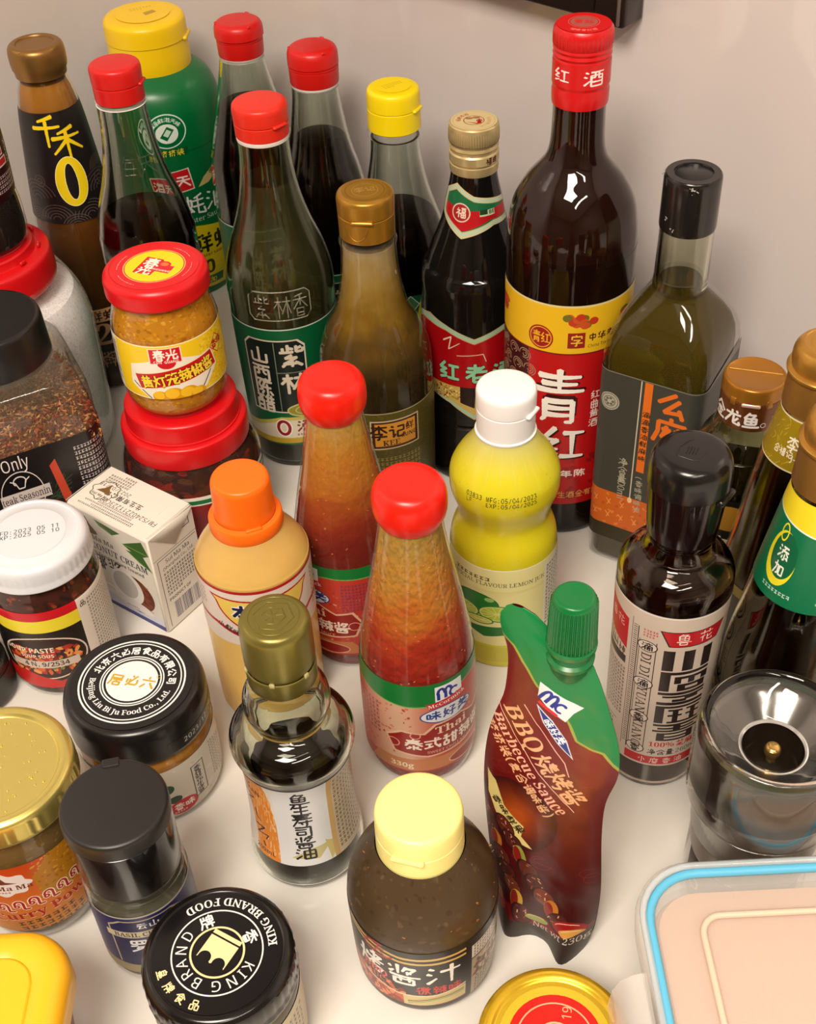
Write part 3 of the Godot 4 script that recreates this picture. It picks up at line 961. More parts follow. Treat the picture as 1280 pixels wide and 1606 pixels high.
func middle() -> void:
	var clear := pane(rgb(150, 156, 140), 0.025)
	var soy := mt(rgb(20, 9, 7), 0.06)
	var white := mt(rgb(236, 230, 224), 0.4)

	# ---- vinegar bottle with orange-red flip cap and green label
	var t := th("vinegar_bottle", "nearly empty clear vinegar bottle with an orange-red cap and a green and black label", "bottle", -0.078, -0.731)
	var p := base(32.5, 5.0) + sm([[32.7, 7], [33.4, 30], [35.0, 80], [36.0, 124], [36.2, 141], [34.6, 154], [30.8, 168], [25.0, 184], [20.4, 200], [17.6, 216], [16.3, 231], [16.2, 242]])
	pt(t, "glass_body", lathe(walled(p, 1.9), 72), solid_glass(rgb(222, 228, 206)))
	pt(t, "vinegar", lathe(filled(p, 27, 2.0, 3.4)), soy)
	pt(t, "vinegar_residue", lathe(cut(p, 27.8, 214, -2.05)), pane(rgb(112, 104, 76), 0.45, 0.2))
	flip_cap(t, 16.8, 17.2, 243.0, 252.0, 264.0, mt(rgb(226, 44, 26), 0.4), 40.0)
	pt(t, "neck_ring", lathe([[15.8, 240.2], [16.5, 240.6], [16.6, 242.6], [15.8, 243]]), white, "white tear ring under the cap")
	pt(t, "raised_lettering", emboss(p, [[[-32, 150], [-38, 147], [-38, 133], [-33, 129], [24, 129], [29, 133], [29, 147], [24, 150], [-32, 150]]] + han_strokes("紫", -33, 148, 18, 17) + han_strokes("林", -10, 148, 17, 17) + han_strokes("香", 9, 148, 16, 17), 0.5), pane(rgb(186, 182, 158), 0.4))
	pb(126, 102, rgb(10, 92, 52), 8.0)
	rc(0, 0, 126, 1.0, rgb(200, 214, 196))
	var cxx := 47.0
	var cream := rgb(220, 208, 186)
	for o in [[0.0, cream], [1.1, rgb(18, 30, 26)]]:
		var d: float = o[0]
		pl(pv([cxx - 22 + d, 14 + d, cxx - 17 + d, 9 + d, cxx + 20 - d, 9 + d, cxx + 25 - d, 14 + d, cxx + 25 - d, 72 - d, cxx - 22 + d, 72 - d]), o[1])
	rc(cxx + 2, 11, 0.7, 60, rgb(120, 130, 110))
	rc(cxx + 2, 36, 22, 0.7, rgb(120, 130, 110))
	hv("紫林", cxx + 5, 13, 18, cream, 0.13, -1.0, 1.3)
	hv("山西陈醋", cxx - 18, 15, 15, cream, 0.13, -1.0, 0.92)
	el(cxx + 24, 70, 17, 6, rgb(150, 140, 50))
	ring(cxx + 24, 70, 17, 6, 1.2, rgb(206, 200, 120))
	ring(cxx + 24, 70, 11, 4, 0.8, rgb(206, 200, 120))
	pl(pv([0, 90, 26, 84, 48, 76, 126, 76, 126, 96, 0, 100]), rgb(206, 190, 90))
	pl(pv([0, 94, 26, 88, 48, 79, 126, 79, 126, 94, 0, 98]), rgb(226, 216, 190))
	for o in [[9.4, rgb(250, 240, 226)], [5.0, rgb(150, 18, 30)]]:
		ring(cxx + 2, 86, 4.6, 6.0, o[0] * 0.5, o[1])
	hz("添加", cxx + 13, 79, 11, rgb(140, 20, 30), 0.14)
	rows(cxx + 12, 91.5, 24, 1, 3.0, rgb(140, 20, 30))
	pl(pv([0, 97, 126, 93, 126, 98, 0, 102]), rgb(196, 160, 40))
	lab(t, "front_label", p, 22, 122, -92, 100, printed(pe(), 0.35))

	# ---- soy bottle with a gold flip cap
	t = th("seasoned_soy_bottle", "dark sauce bottle with gold flip cap and olive label, behind the rear chili bottle", "bottle", -0.016, -0.675)
	p = base(36.4, 5.0) + sm([[36.6, 7], [37.2, 40], [37.5, 90], [37.1, 108], [35.6, 122], [30.6, 136], [24.0, 149], [20.2, 164], [18.2, 178], [17.3, 190], [17.2, 198]])
	pt(t, "glass_body", lathe(p), pane(rgb(150, 130, 70), 0.06))
	var film := StandardMaterial3D.new()
	film.albedo_texture = gtex([[0.0, rgb(168, 150, 112)], [0.12, rgb(150, 122, 60)], [0.24, rgb(116, 86, 24)], [0.30, rgb(84, 60, 20)], [0.37, rgb(60, 44, 18)], [0.42, rgb(44, 32, 16)], [0.45, rgb(17, 11, 8)], [1.0, rgb(15, 9, 7)]], 0.06, 0.04, 9)
	film.roughness = 0.25
	pt(t, "sauce", lathe(filled(p, 196)), film)
	pt(t, "glass_collar", lathe([[16.8, 196], [17.8, 196.6], [18.0, 199], [17.2, 201], [15, 201.4]]), clear)
	var gold := mt(rgb(176, 130, 44), 0.32, 0.6)
	var c := flip_cap(t, 17.0, 17.4, 202.0, 217.0, 230.0, gold, -10.0, 0.0, 14.0)
	var arcs := []
	for i in 13:
		var a := PI + PI * i / 12.0
		arcs.append([-22 + cos(a) * 22, 214 + sin(a) * 9])
	pt(c, "thumb_recess", emboss([[17.0, 200], [17.2, 216]], [arcs], 0.35), gold)
	pb(40, 40, rgb(176, 130, 44), 8.0)
	ring(20, 20, 18, 18, 0.8, rgb(140, 100, 30))
	ring(20, 20, 12, 12, 0.6, rgb(206, 164, 80))
	hz("李记", 10, 14, 9, rgb(206, 164, 80), 0.12)
	pt(c, "lid_print", disc(13, 230.1, 10), printed(pe(), 0.32, false, 0.5))
	pb(118, 70, rgb(82, 74, 22), 8.0)
	for i in 900:
		var q := Vector2(rng.randf() * 118, rng.randf() * 70)
		ln(PackedVector2Array([q, q + Vector2(rng.randf_range(-3, 3), rng.randf_range(-2, 2))]), 0.3, rgb(112, 102, 40))
	rc(0, 0, 118, 0.8, rgb(170, 160, 120))
	rc(52, 6, 35, 23, rgb(206, 190, 150))
	rc(53, 7, 33, 21, rgb(70, 34, 16))
	rc(55, 8.4, 29, 18, rgb(214, 150, 48))
	hz("李记", 52, 9.6, 11, rgb(50, 24, 10), 0.13)
	hx("鲜", 76.4, 10.4, 6, rgb(60, 30, 10), 0.12)
	tx("KUNG", 79, 20, 4.2, rgb(60, 30, 10), 1, 0.5)
	tx("KEE", 66, 24, 6, rgb(60, 30, 10), 3, 0.5)
	ln(pv([80, 8, 85, 8, 85, 13]), 1.0, rgb(50, 24, 10))
	ln(pv([85, 22, 85, 27, 79, 27]), 1.0, rgb(50, 24, 10))
	rows(30, 36, 60, 6, 4, rgb(150, 138, 70))
	lab(t, "front_label", p, 20, 92, -88, 88, printed(pe(), 0.4))

	# ---- two sweet chili sauce bottles
	var grp := "sweet chili sauce bottles with red caps"
	for i in 2:
		var front := i == 1
		t = th("chili_sauce_bottle", "sweet chili sauce bottle with red cap, nearer of the two, label facing out" if front else "sweet chili sauce bottle with red cap, farther of the two, behind the orange-capped bottle", "bottle", 0.001 if front else -0.037, -0.445 if front else -0.533, 0.0, grp)
		if not front:
			t.rotation.y += deg_to_rad(-82)
		p = base(30.0, 5.0) + sm([[30.4, 7], [31.2, 20], [31.4, 60], [30.9, 78], [29.6, 94], [26.2, 115], [21.8, 138], [18.6, 156], [16.4, 170], [15.6, 178]])
		pt(t, "glass_body", lathe(p), pane(rgb(220, 190, 150), 0.03))
		film = StandardMaterial3D.new()
		if front:
			film.albedo_texture = gtex([[0.0, rgb(160, 128, 58)], [0.14, rgb(178, 126, 46)], [0.28, rgb(180, 100, 30)], [0.38, rgb(166, 48, 20)], [0.48, rgb(146, 16, 12)], [1.0, rgb(128, 12, 10)]], 0.10, 0.035, 4)
		else:
			film.albedo_texture = gtex([[0.0, rgb(176, 140, 70)], [0.1, rgb(178, 120, 36)], [0.26, rgb(168, 92, 26)], [0.36, rgb(138, 38, 16)], [0.46, rgb(112, 14, 12)], [1.0, rgb(104, 12, 12)]], 0.06, 0.03, 14)
		film.roughness = 0.3
		film.normal_enabled = true
		film.normal_texture = noise_tex(0.11, 256, 5, 3)
		film.normal_texture.as_normal_map = true
		film.normal_texture.bump_strength = 6.0
		film.normal_scale = 0.28 if front else 0.16
		film.uv1_scale = Vector3.ONE
		pt(t, "chili_sauce", lathe(filled(p, 176)), film)
		var seeds := SurfaceTool.new()
		seeds.begin(Mesh.PRIMITIVE_TRIANGLES)
		for k in 90:
			var h := rng.randf_range(84, 165)
			var a := rng.randf() * TAU
			var r := r_at(p, h) - 1.15
			var q := Vector3(sin(a) * r, h, cos(a) * r)
			var e := Vector3(cos(a) * rng.randf_range(0.3, 0.8), rng.randf_range(-0.8, 0.8), -sin(a) * rng.randf_range(0.3, 0.8))
			add_tube(seeds, [q - e * 0.7, q + e * 0.7], 0.28, 4)
		seeds.generate_normals()
		var sd := pt(t, "chili_seeds", seeds.commit(), mt(rgb(206, 120, 60), 0.4))
		sd.set_meta("kind", "stuff")
		pt(t, "cap", lathe([[13.0, 176], [15.6, 176], [16.2, 177.6], [17.6, 180.4]] + sm([[18.3, 184], [18.4, 189], [17.8, 194], [15.8, 197.6], [12.8, 199.2], [8, 199.7], [0, 199.8]], 5)), mt(rgb(236, 30, 14), 0.3))
		pb(110, 76, rgb(190, 60, 44), 8.0)
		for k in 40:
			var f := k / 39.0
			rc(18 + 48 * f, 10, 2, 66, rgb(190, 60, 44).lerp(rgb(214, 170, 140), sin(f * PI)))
		specks(260, 0.4, 1.4, [rgb(206, 90, 70), rgb(170, 36, 26), rgb(220, 150, 120)], 0, 18, 110, 56)
		pl(pv([0, 0, 110, 0, 110, 9, 84, 8, 70, 10, 62, 17, 48, 17, 20, 13, 0, 11]), rgb(20, 118, 50))
		ln(pv([0, 11, 20, 13, 48, 17, 62, 17, 70, 10, 84, 8, 110, 9]), 0.7, rgb(120, 180, 90))
		pl(pv([63, 3, 79, 3, 79, 14, 63, 16]), rgb(232, 234, 236))
		# blue clover-like initial and the red name ribbon
		for q in [66.5, 70.5]:
			ring(q, 9, 1.9, 3.6, 1.7, rgb(26, 46, 140), PI, TAU)
		rc(64, 9, 1.7, 4.6, rgb(26, 46, 140))
		rc(68, 8.4, 1.7, 5, rgb(26, 46, 140))
		ring(74, 11, 2.6, 3.0, 1.5, rgb(26, 46, 140), 0.8, TAU - 0.8)
		pl(pv([58, 15.5, 80, 12.5, 82, 16.5, 60, 20]), rgb(196, 30, 40))
		tf = Transform2D(-0.13, Vector2(70, 16.4))
		tx("McCormick", 0, 0, 3.8, rgb(246, 236, 226), 3, 0.5)
		tf = Transform2D()
		el(70, 26, 15, 6.4, rgb(224, 226, 230))
		ring(70, 26, 15, 6.4, 0.7, rgb(26, 60, 140))
		hz("味好美", 58, 21.6, 7.6, rgb(26, 60, 140), 0.13)
		pl(pv([36, 44, 44, 38, 56, 40, 62, 33, 78, 32, 88, 38, 98, 36, 103, 46, 99, 58, 84, 60, 58, 62, 40, 58]), rgb(226, 186, 150))
		pl(pv([37, 45, 45, 39.4, 57, 41.2, 63, 34.4, 78, 33.4, 88, 39.4, 97, 37.6, 101.6, 46, 98, 56.8, 84, 58.8, 58, 60.6, 41, 56.8]), rgb(150, 24, 20))
		for q in [[40, 50, 3.4], [98, 49, 3.4], [52, 42, 2.6]]:
			ring(q[0], q[1], q[2], q[2], 0.7, rgb(226, 160, 130))
		tx("Thai", 72, 39.4, 8.6, rgb(240, 214, 180), 3, 0.5)
		hz("泰式甜辣酱", 46, 45, 9.4, rgb(246, 232, 214), 0.14, -1.0, 1.06)
		tx("SWEET CHILI SAUCE", 72, 57.8, 3.2, rgb(240, 200, 170), 0, 0.5)
		rc(0, 66, 110, 10, rgb(176, 44, 32))
		pl(pv([30, 64, 96, 63, 104, 74, 24, 75]), rgb(196, 120, 70))
		el(82, 70, 12, 4.6, rgb(150, 22, 18))
		ring(82, 70, 12, 4.6, 0.8, rgb(224, 170, 130))
		tx("330g", 44, 70, 6, rgb(240, 226, 190), 1, 0.5)
		rows(8, 20, 24, 9, 3.6, rgb(120, 40, 50))
		rows(92, 13, 16, 9, 2.6, rgb(110, 50, 90), 1.0)
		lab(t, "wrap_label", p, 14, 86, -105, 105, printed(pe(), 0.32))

	# ---- lime juice bottle
	t = th("lemon_juice_bottle", "waisted plastic bottle of yellow-green lemon juice with a white flip cap", "bottle", 0.055, -0.528)
	p = base(31.6, 5.0) + sm([[31.8, 7], [31.8, 30], [31.4, 70], [31.2, 80], [30.2, 91], [27.0, 101], [26.2, 107], [27.6, 114], [30.4, 123], [31.0, 130], [30.2, 137], [26.4, 145], [21.6, 152], [18.4, 157], [16.2, 161], [15.4, 165]])
	pb(198, 167, rgb(218, 204, 34), 5.0)
	for k in 30:
		rc(0, k * 1.0, 198, 1.1, rgb(206, 198, 116).lerp(rgb(218, 208, 44), clampf((k - 4) / 16.0, 0, 1)))
	specks(500, 0.3, 0.9, [rgb(226, 212, 60), rgb(206, 192, 30)], 0, 20, 198, 130)
	for k in 9:
		ln(pv([60 + k * 9, 6, 58 + k * 9.6, 22]), 0.3, rgb(214, 206, 112))
	tx("03833 MFG:05/04/2023", 97, 29.6, 4.0, rgb(40, 44, 20), 4, 0.5, 0.88)
	tx("LF    EXP:05/04/2025", 97, 33.4, 4.0, rgb(40, 44, 20), 4, 0.5, 0.88)
	var body := printed(pe(), 0.22)
	body.subsurf_scatter_enabled = true
	body.subsurf_scatter_strength = 0.25
	pt(t, "bottle_body", lathe(p, 72), body)
	c = flip_cap(t, 15.9, 16.2, 163.0, 178.0, 191.0, mt(rgb(246, 244, 242), 0.34), 62.0, 1.0, 12.0)
	pt(t, "neck_ring", lathe([[14, 161], [16.6, 161.4], [16.8, 162.6], [15, 163.4]]), mt(rgb(246, 244, 242), 0.34))
	pb(112, 74, rgb(228, 220, 150), 8.0)
	rc(0, 0, 112, 1, rgb(240, 236, 200))
	for k in 20:
		ring(30 + k * 3, 70, 40 + k, 50, 0.5, rgb(222, 212, 140), PI * 1.1, PI * 1.6)
	rows(27, 8, 52, 1, 4.6, rgb(70, 60, 30))
	tx("ARTIFICIAL FLAVOUR LEMON JUICE", 54, 14, 4.8, rgb(60, 54, 30), 2, 0.5, 0.85)
	tf = Transform2D(0.0, Vector2(8, -4))
	el(34, 38, 15, 10, rgb(20, 92, 34))
	el(35, 37, 13, 8, rgb(34, 120, 40))
	el(43, 33, 3, 2, rgb(150, 190, 110))
	for q in [[27, 47, 10, 7, 0.5], [48, 46, 12, 8, -0.3], [37, 54, 9, 4, 0.0]]:
		el(q[0], q[1], q[2], q[3], rgb(40, 126, 40))
		el(q[0], q[1], q[2] - 1.0, q[3] - 1.0, rgb(222, 220, 130))
		el(q[0], q[1], q[2] - 2.0, q[3] - 1.8, rgb(176, 196, 60))
		for k in 6:
			var a: float = k * PI / 6 + q[4]
			ln(PackedVector2Array([Vector2(q[0] - cos(a) * (q[2] - 2), q[1] - sin(a) * (q[3] - 2)), Vector2(q[0] + cos(a) * (q[2] - 2), q[1] + sin(a) * (q[3] - 2))]), 0.5, rgb(222, 220, 130))
	pl(pv([24, 62, 56, 58, 64, 64, 40, 70]), rgb(30, 110, 40))
	tf = Transform2D()
	rc(86, 4, 26, 66, rgb(226, 222, 196))
	rows(88, 7, 22, 17, 3.5, rgb(50, 46, 40))
	lab(t, "wrap_label", p, 22, 84, -105, 95, printed(pe(), 0.35))
	pt(t, "base_ring", lathe(cut(p, 7.2, 20, 0.1)), mt(rgb(196, 184, 60), 0.25))

	# ---- peppercorn oil, square bottle
	t = th("pepper_oil_bottle", "tall square olive-green glass oil bottle with a black cap and a charcoal and orange label", "bottle", 0.1602, -0.6038)
	t.rotation.y = deg_to_rad(-33.0)
	var sec := [[0, 27, 27, 6], [1.5, 30, 30, 8], [5, 32, 32, 9]]
	for q in [[150, 32.4, 9], [160, 32.3, 9], [168, 31.6, 10], [176, 29.6, 12], [183, 26.4, 14], [190, 22.0, 15], [196, 18.0, 15.6], [201, 15.8, 15.7], [206, 15.2, 15.2]]:
		sec.append([q[0], q[1], q[1], q[2]])
	var inner := []
	for q in sec:
		if q[0] <= 197:
			inner.append([maxf(q[0], 3.0), q[1] - 2.4, q[2] - 2.4, q[3] - 1.0])
	pt(t, "glass_body", loft(sec, true, 8), pane(rgb(96, 86, 30), 0.16))
	film = StandardMaterial3D.new()
	film.albedo_color = rgb(58, 46, 10)
	film.roughness = 0.12
	pt(t, "pepper_oil", loft(inner, true, 8), film)
	pt(t, "glass_neck", lathe([[15.6, 200], [15.2, 206], [14.9, 226], [14.9, 236], [12.6, 236], [12.6, 226], [12.8, 206], [12.9, 200]]), solid_glass(rgb(226, 228, 212)))
	pt(t, "oil_in_neck", lathe([[0, 192], [12, 192], [12.7, 199], [12.7, 203.6], [0, 203.8]]), film)
	var bk := mt(rgb(30, 27, 26), 0.16)
	c = pt(t, "cap", lathe([[14.8, 236], [15.3, 236.4], [15.6, 238], [15.5, 264]] + sm([[15.5, 265], [15.2, 267], [14.4, 268]], 3) + [[10.6, 268], [10.3, 267.2], [0, 267.2]]), bk)
	ring_scuffs(c, 15.4, 268.0)
	pb(126, 132, rgb(62, 62, 54), 8.0)
	# front panel (the left 63 mm) and the right flank with a slanted upper edge
	var og := rgb(228, 112, 30)
	rc(0, 0, 126, 0.8, rgb(120, 118, 108))
	rc(0, 92, 126, 28, rgb(206, 98, 22))
	specks(70, 0.8, 2.2, [rgb(226, 130, 50), rgb(190, 84, 20)], 0, 93, 126, 26)
	for k in 14:
		var q := Vector2(4 + (k % 7) * 9.0, 98 + (k / 7) * 11.0)
		ln(PackedVector2Array([q, q + Vector2(3, 4)]), 0.6, rgb(240, 160, 80))
		ln(PackedVector2Array([q + Vector2(3, 0), q + Vector2(1, 5)]), 0.5, rgb(240, 160, 80))
	rc(0, 120, 126, 12, rgb(46, 40, 14))
	el(9.5, 22, 6.4, 6.4, rgb(176, 172, 156))
	for r in [5.4, 3.6]:
		ring(9.5, 22, r, r, 0.5, rgb(96, 94, 84))
	for k in 6:
		el(9.5 + cos(k) * 2.2, 22 + sin(k) * 2.2, 0.9, 0.9, rgb(96, 94, 84))
	rc(28, 1, 0.7, 92, rgb(206, 200, 180))
	el(28.4, 94, 1.5, 2.4, rgb(240, 200, 150))
	rc(30.5, 1, 5, 68, og)
	hv("滴滴香油鲜麻味", 30.9, 22, 4.3, rgb(60, 40, 20), 0.13, -1.0, 1.3)
	hv("么麻子", 38.5, 1.5, 19, og, 0.15, -1.0, 1.05)
	hv("净含量", 19, 62, 5.8, rgb(176, 170, 150), 0.11)
	tf = Transform2D(PI / 2, Vector2(22, 86.5))
	tx("400ml", 0, 0, 6.6, rgb(176, 170, 150), 0, 0.5)
	tf = Transform2D(PI / 2, Vector2(46, 66))
	tx("Yaomazi Huajiaoyou", 0, 0, 5, rgb(190, 184, 164), 2)
	tf = Transform2D(PI / 2, Vector2(33, 73))
	tx("(", 0, 0, 5, rgb(190, 184, 164), 0)
	tf = Transform2D()
	hv("香味调味油", 31, 76, 4.6, rgb(170, 164, 146), 0.11)
	hv("花椒油", 51, 66, 8.4, rgb(214, 208, 190), 0.13)
	tf = Transform2D(0.35, Vector2(86, 34))
	el(0, 0, 3.2, 8.6, rgb(150, 66, 26))
	el(0, 3, 2.2, 4.6, rgb(200, 110, 60))
	tf = Transform2D()
	rows(72, 62, 40, 8, 3.4, rgb(110, 108, 98))
	pt(t, "wrap_label", square_label(32.75, 9, 22, 152), printed(pe(), 0.42))

func ring_scuffs(c: Node3D, r: float, h: float) -> void:
	# torn silver seal on the rim of the black cap, and its plain round top sticker
	var st := SurfaceTool.new()
	st.begin(Mesh.PRIMITIVE_TRIANGLES)
	for s in [[-62.0, 1.0], [18.0, -1.0], [24.0, -4.0], [-12.0, -28.0], [-34.0, -22.0]]:
		for k in 4:
			var a := deg_to_rad(s[0] + rng.randf_range(-6, 6))
			var y: float = h + minf(s[1] + rng.randf_range(-2, 1), 0.1)
			var q := Vector3(sin(a) * r, y, cos(a) * r)
			add_tube(st, [q, q + Vector3(rng.randf_range(-2, 2) * cos(a), rng.randf_range(-1.6, 0.4), -rng.randf_range(-2, 2) * sin(a))], 0.35, 4)
	st.generate_normals()
	pt(c, "seal_remnant", st.commit(), mt(rgb(196, 190, 184), 0.3, 0.4), "silvery torn seal")
	pt(c, "top_sticker", lathe([[10.0, h - 0.75], [9.8, h - 0.6], [0, h - 0.6]]), mt(rgb(22, 22, 24), 0.3))

func square_label(w: float, corner: float, h0: float, h1: float) -> ArrayMesh:
	# a paper round the front and the right flank of a square bottle; its upper edge climbs along the flank
	var path := [Vector2(-w, -w * 0.2), Vector2(-w, w - corner)]
	for k in range(1, 7):
		var a := PI - k / 6.0 * PI / 2
		path.append(Vector2(-w + corner + cos(a) * corner, w - corner + sin(a) * corner))
	path.append(Vector2(w - corner, w))
	for k in range(1, 7):
		var a := PI / 2 - k / 6.0 * PI / 2
		path.append(Vector2(w - corner + cos(a) * corner, w - corner + sin(a) * corner))
	for k in range(1, 9):
		path.append(Vector2(w, w - corner - k * (2 * w - corner) / 9.0))
	var v := PackedVector3Array()
	var n := PackedVector3Array()
	var uv := PackedVector2Array()
	var ix := PackedInt32Array()
	var run := 0.0
	var from := -w * 0.8 - corner * 0.4
	for i in path.size():
		var q: Vector2 = path[i]
		var d: Vector2 = (path[mini(i + 1, path.size() - 1)] - path[maxi(i - 1, 0)]).normalized()
		if i:
			run += (q - path[i - 1]).length()
		var u := (run - w * 1.2 + corner * 0.43) / 126.0
		var top := h1
		if q.x > w - 0.2 * corner:
			top = h1 + maxf(0.0, (w - corner * 0.5 - q.y)) * 0.12
		for k in 2:
			v.append(Vector3(q.x, h0 if k == 0 else top, q.y) * 0.001)
			n.append(Vector3(-d.y, 0, d.x) * 1.0)
			uv.append(Vector2(u, 1.0 - ((h0 if k == 0 else top) - h0) / (h1 - h0)))
	for i in path.size():
		n[i * 2] = n[i * 2]
	for i in path.size() - 1:
		ix.append_array(PackedInt32Array([i * 2, i * 2 + 1, i * 2 + 2, i * 2 + 2, i * 2 + 1, i * 2 + 3]))
	return mesh_of(v, n, uv, ix)

func left_side() -> void:
	var clear := pane(rgb(150, 156, 140), 0.025)
	var red := mt(rgb(212, 14, 22), 0.34)
	var black := mt(rgb(26, 24, 24), 0.34)

	# ---- oil-chili jar with the stepped red lid, and the yellow chili jar standing on it
	var t := th("chili_oil_jar", "wide jar of dark chili sauce under a stepped red plastic lid, carrying a smaller jar", "jar", -0.140, -0.637)
	var p := base(43.0, 4.0) + sm([[43.4, 7], [44.6, 20], [45.6, 50], [45.6, 66], [43.8, 76], [40.0, 84], [37.0, 88]])
	pt(t, "glass_body", lathe(p), clear)
	var goo := StandardMaterial3D.new()
	goo.albedo_texture = mottled([rgb(58, 22, 18), rgb(92, 24, 20), rgb(38, 18, 16), rgb(74, 40, 26), rgb(120, 30, 22)], 900, 1.0, 4.0, rgb(50, 20, 17))
	goo.roughness = 0.25
	pt(t, "chili_sauce", lathe(filled(p, 86)), goo)
	var c := pt(t, "lid", lathe([[37, 86], [39.8, 86], [40.2, 87]] + sm([[40.3, 98], [39.9, 101], [38.6, 102]], 3) + [[36.4, 102.2]] + sm([[35.9, 103], [35.6, 113], [35.0, 115.6], [33.4, 116.6]], 3) + [[26, 116.8], [0, 116.8]], 72), red)
	pt(c, "step_rim", lathe([[35.9, 102.4], [36.6, 102.6], [36.6, 103.4], [35.8, 103.8]]), red)
	pb(120, 60, rgb(132, 14, 26))
	rc(0, 0, 120, 2.6, rgb(226, 222, 206))
	rc(0, 2.6, 120, 3.2, rgb(14, 110, 60))
	rc(0, 5.8, 120, 1.2, rgb(226, 222, 206))
	hz("辣椒油", 70, 12, 9, rgb(236, 220, 206), 0.13)
	hz("香辣", 72, 26, 12, rgb(236, 220, 206), 0.13)
	rows(16, 14, 36, 10, 4, rgb(220, 190, 180))
	lab(t, "wrap_label", p, 10, 68, -80, 75, printed(pe(), 0.35))

	t = th("yellow_chili_jar", "small jar of golden yellow chili sauce standing on top of the red-lidded jar", "jar", -0.140, -0.637, 0.1172)
	p = base(28.4, 4.0) + sm([[29.4, 5], [31.4, 10], [32.3, 20], [32.5, 34], [32.2, 52], [31.6, 60], [29.8, 67], [28.8, 72], [28.4, 80]])
	pt(t, "glass_body", lathe(p), clear)
	goo = StandardMaterial3D.new()
	goo.albedo_texture = mottled([rgb(204, 142, 24), rgb(176, 112, 16), rgb(214, 158, 40), rgb(160, 100, 14), rgb(196, 128, 20)], 1600, 0.5, 1.8, rgb(188, 126, 20))
	goo.roughness = 0.35
	pt(t, "chili_paste", lathe(filled(p, 77)), goo)
	c = pt(t, "lid", lathe([[28.8, 78.0], [30.2, 78.0], [30.9, 78.8], [31.0, 80]] + sm([[30.8, 82], [30.9, 86], [30.4, 89], [28.6, 91], [26.6, 91.6]], 4) + [[26.0, 91.2], [0, 91.2]], 96, -180, 180, false, [80.5, 87, 48, 0.004]), red)
	pb(52, 52, rgb(216, 16, 24), 10.0)
	el(26, 26, 18.4, 18.4, rgb(226, 190, 120))
	el(26, 26, 17.8, 17.8, rgb(216, 16, 24))
	el(26, 26, 17.2, 17.2, rgb(250, 214, 20))
	tf = Transform2D(deg_to_rad(28), Vector2(26, 26))
	pl(pv([-9, -8, 2, -8, 5, -3, 12, -3, 12, 5, 3, 5, 3, 10, -9, 10]), rgb(214, 30, 40))
	hx("春", -8, -7.5, 10, rgb(246, 240, 220), 0.13)
	hx("光", -8, 1, 9, rgb(246, 240, 220), 0.13)
	el(5, -3.6, 4, 3.2, rgb(214, 30, 40))
	el(5, -3.6, 2.6, 2.0, rgb(236, 120, 60))
	tx("CUNGUANG", 4.6, 3.0, 2.6, rgb(246, 230, 220), 1, 0.5)
	tf = Transform2D()
	for a in [20.0, 140.0, 200.0, 320.0]:
		arc_text("- -- --- - -- -- ---", 26, 26, 22.0, a, 2.7, rgb(246, 200, 200), 1, true)
	pt(c, "lid_print", disc(25.9, 91.35, -8), printed(pe(), 0.3))
	pb(114, 37, rgb(244, 206, 30), 8.0)
	rc(0, 0, 114, 0.7, rgb(250, 240, 190))
	rc(0, 36.2, 114, 0.8, rgb(250, 240, 190))
	specks(420, 0.4, 1.2, [rgb(250, 222, 70), rgb(226, 184, 20)], 74, 2, 40, 33)
	rc(0, 0, 18, 37, rgb(238, 232, 214))
	bars(6, 4, 11, 29, rgb(40, 34, 30), true)
	pl(pv([30, 14, 54, 7, 76, 13, 84, 24, 72, 37, 40, 37, 28, 28]), rgb(244, 238, 222))
	ln(pv([30, 26, 40, 36.5]), 0.7, rgb(60, 50, 40))
	ln(pv([80, 24, 70, 36.5]), 0.7, rgb(60, 50, 40))
	for q in [[46, 35, 5, 4], [54, 34, 6, 5], [63, 34.5, 6, 5], [69, 36, 5, 4]]:
		el(q[0], q[1], q[2], q[3], rgb(226, 160, 20))
		el(q[0] - 1, q[1] - 1, q[2] * 0.7, q[3] * 0.7, rgb(248, 196, 40))
	rc(43, 1.6, 19.6, 10.6, rgb(246, 226, 200))
	rc(43.7, 2.2, 18.2, 9.4, rgb(206, 26, 36))
	el(53, 12, 5.4, 3.6, rgb(206, 26, 36))
	hz("春光", 45.6, 2.6, 7.0, rgb(250, 246, 232), 0.14, -1.0, 1.05)
	tx("CUN  GUANG", 53, 10.9, 2.4, rgb(250, 240, 230), 1, 0.5)
	pl(pv([31, 19.5, 82, 11, 85, 24, 34, 31]), rgb(246, 236, 200))
	pl(pv([32, 20.4, 81.4, 12.2, 84, 23, 34.4, 30]), rgb(200, 20, 28))
	tf = Transform2D(-0.15, Vector2(34.6, 21.2))
	for o in [[2.2, rgb(90, 10, 14)], [1.15, rgb(252, 220, 60)]]:
		hz("黄灯笼辣椒酱", 0, 0, 7.4, o[1], o[0] / 7.4, -1.0, 1.06, 1.12)
	tf = Transform2D(PI / 4, Vector2(88, 5))
	rc(0, 0, 9.4, 9.4, rgb(190, 40, 30))
	rc(0.5, 0.5, 8.4, 8.4, rgb(246, 220, 80))
	tf = Transform2D()
	hx("香", 83, 8.4, 5.4, rgb(170, 30, 24), 0.14)
	hx("辣", 88.4, 8.4, 5.0, rgb(170, 30, 24), 0.14)
	lab(t, "wrap_label", p, 19, 57, -102, 102, printed(pe(), 0.3))

	# ---- sugar jar with red lid, and the dark jar standing on it
	t = th("sugar_jar", "big clear jar of white crystals under a red lid at the left edge", "jar", -0.279, -0.747)
	p = base(60.0, 5.0) + sm([[61, 8], [63, 50], [64, 92], [63.4, 106], [60, 122], [53, 136], [46, 146], [44, 150]])
	pt(t, "glass_body", lathe(p, 72), clear)
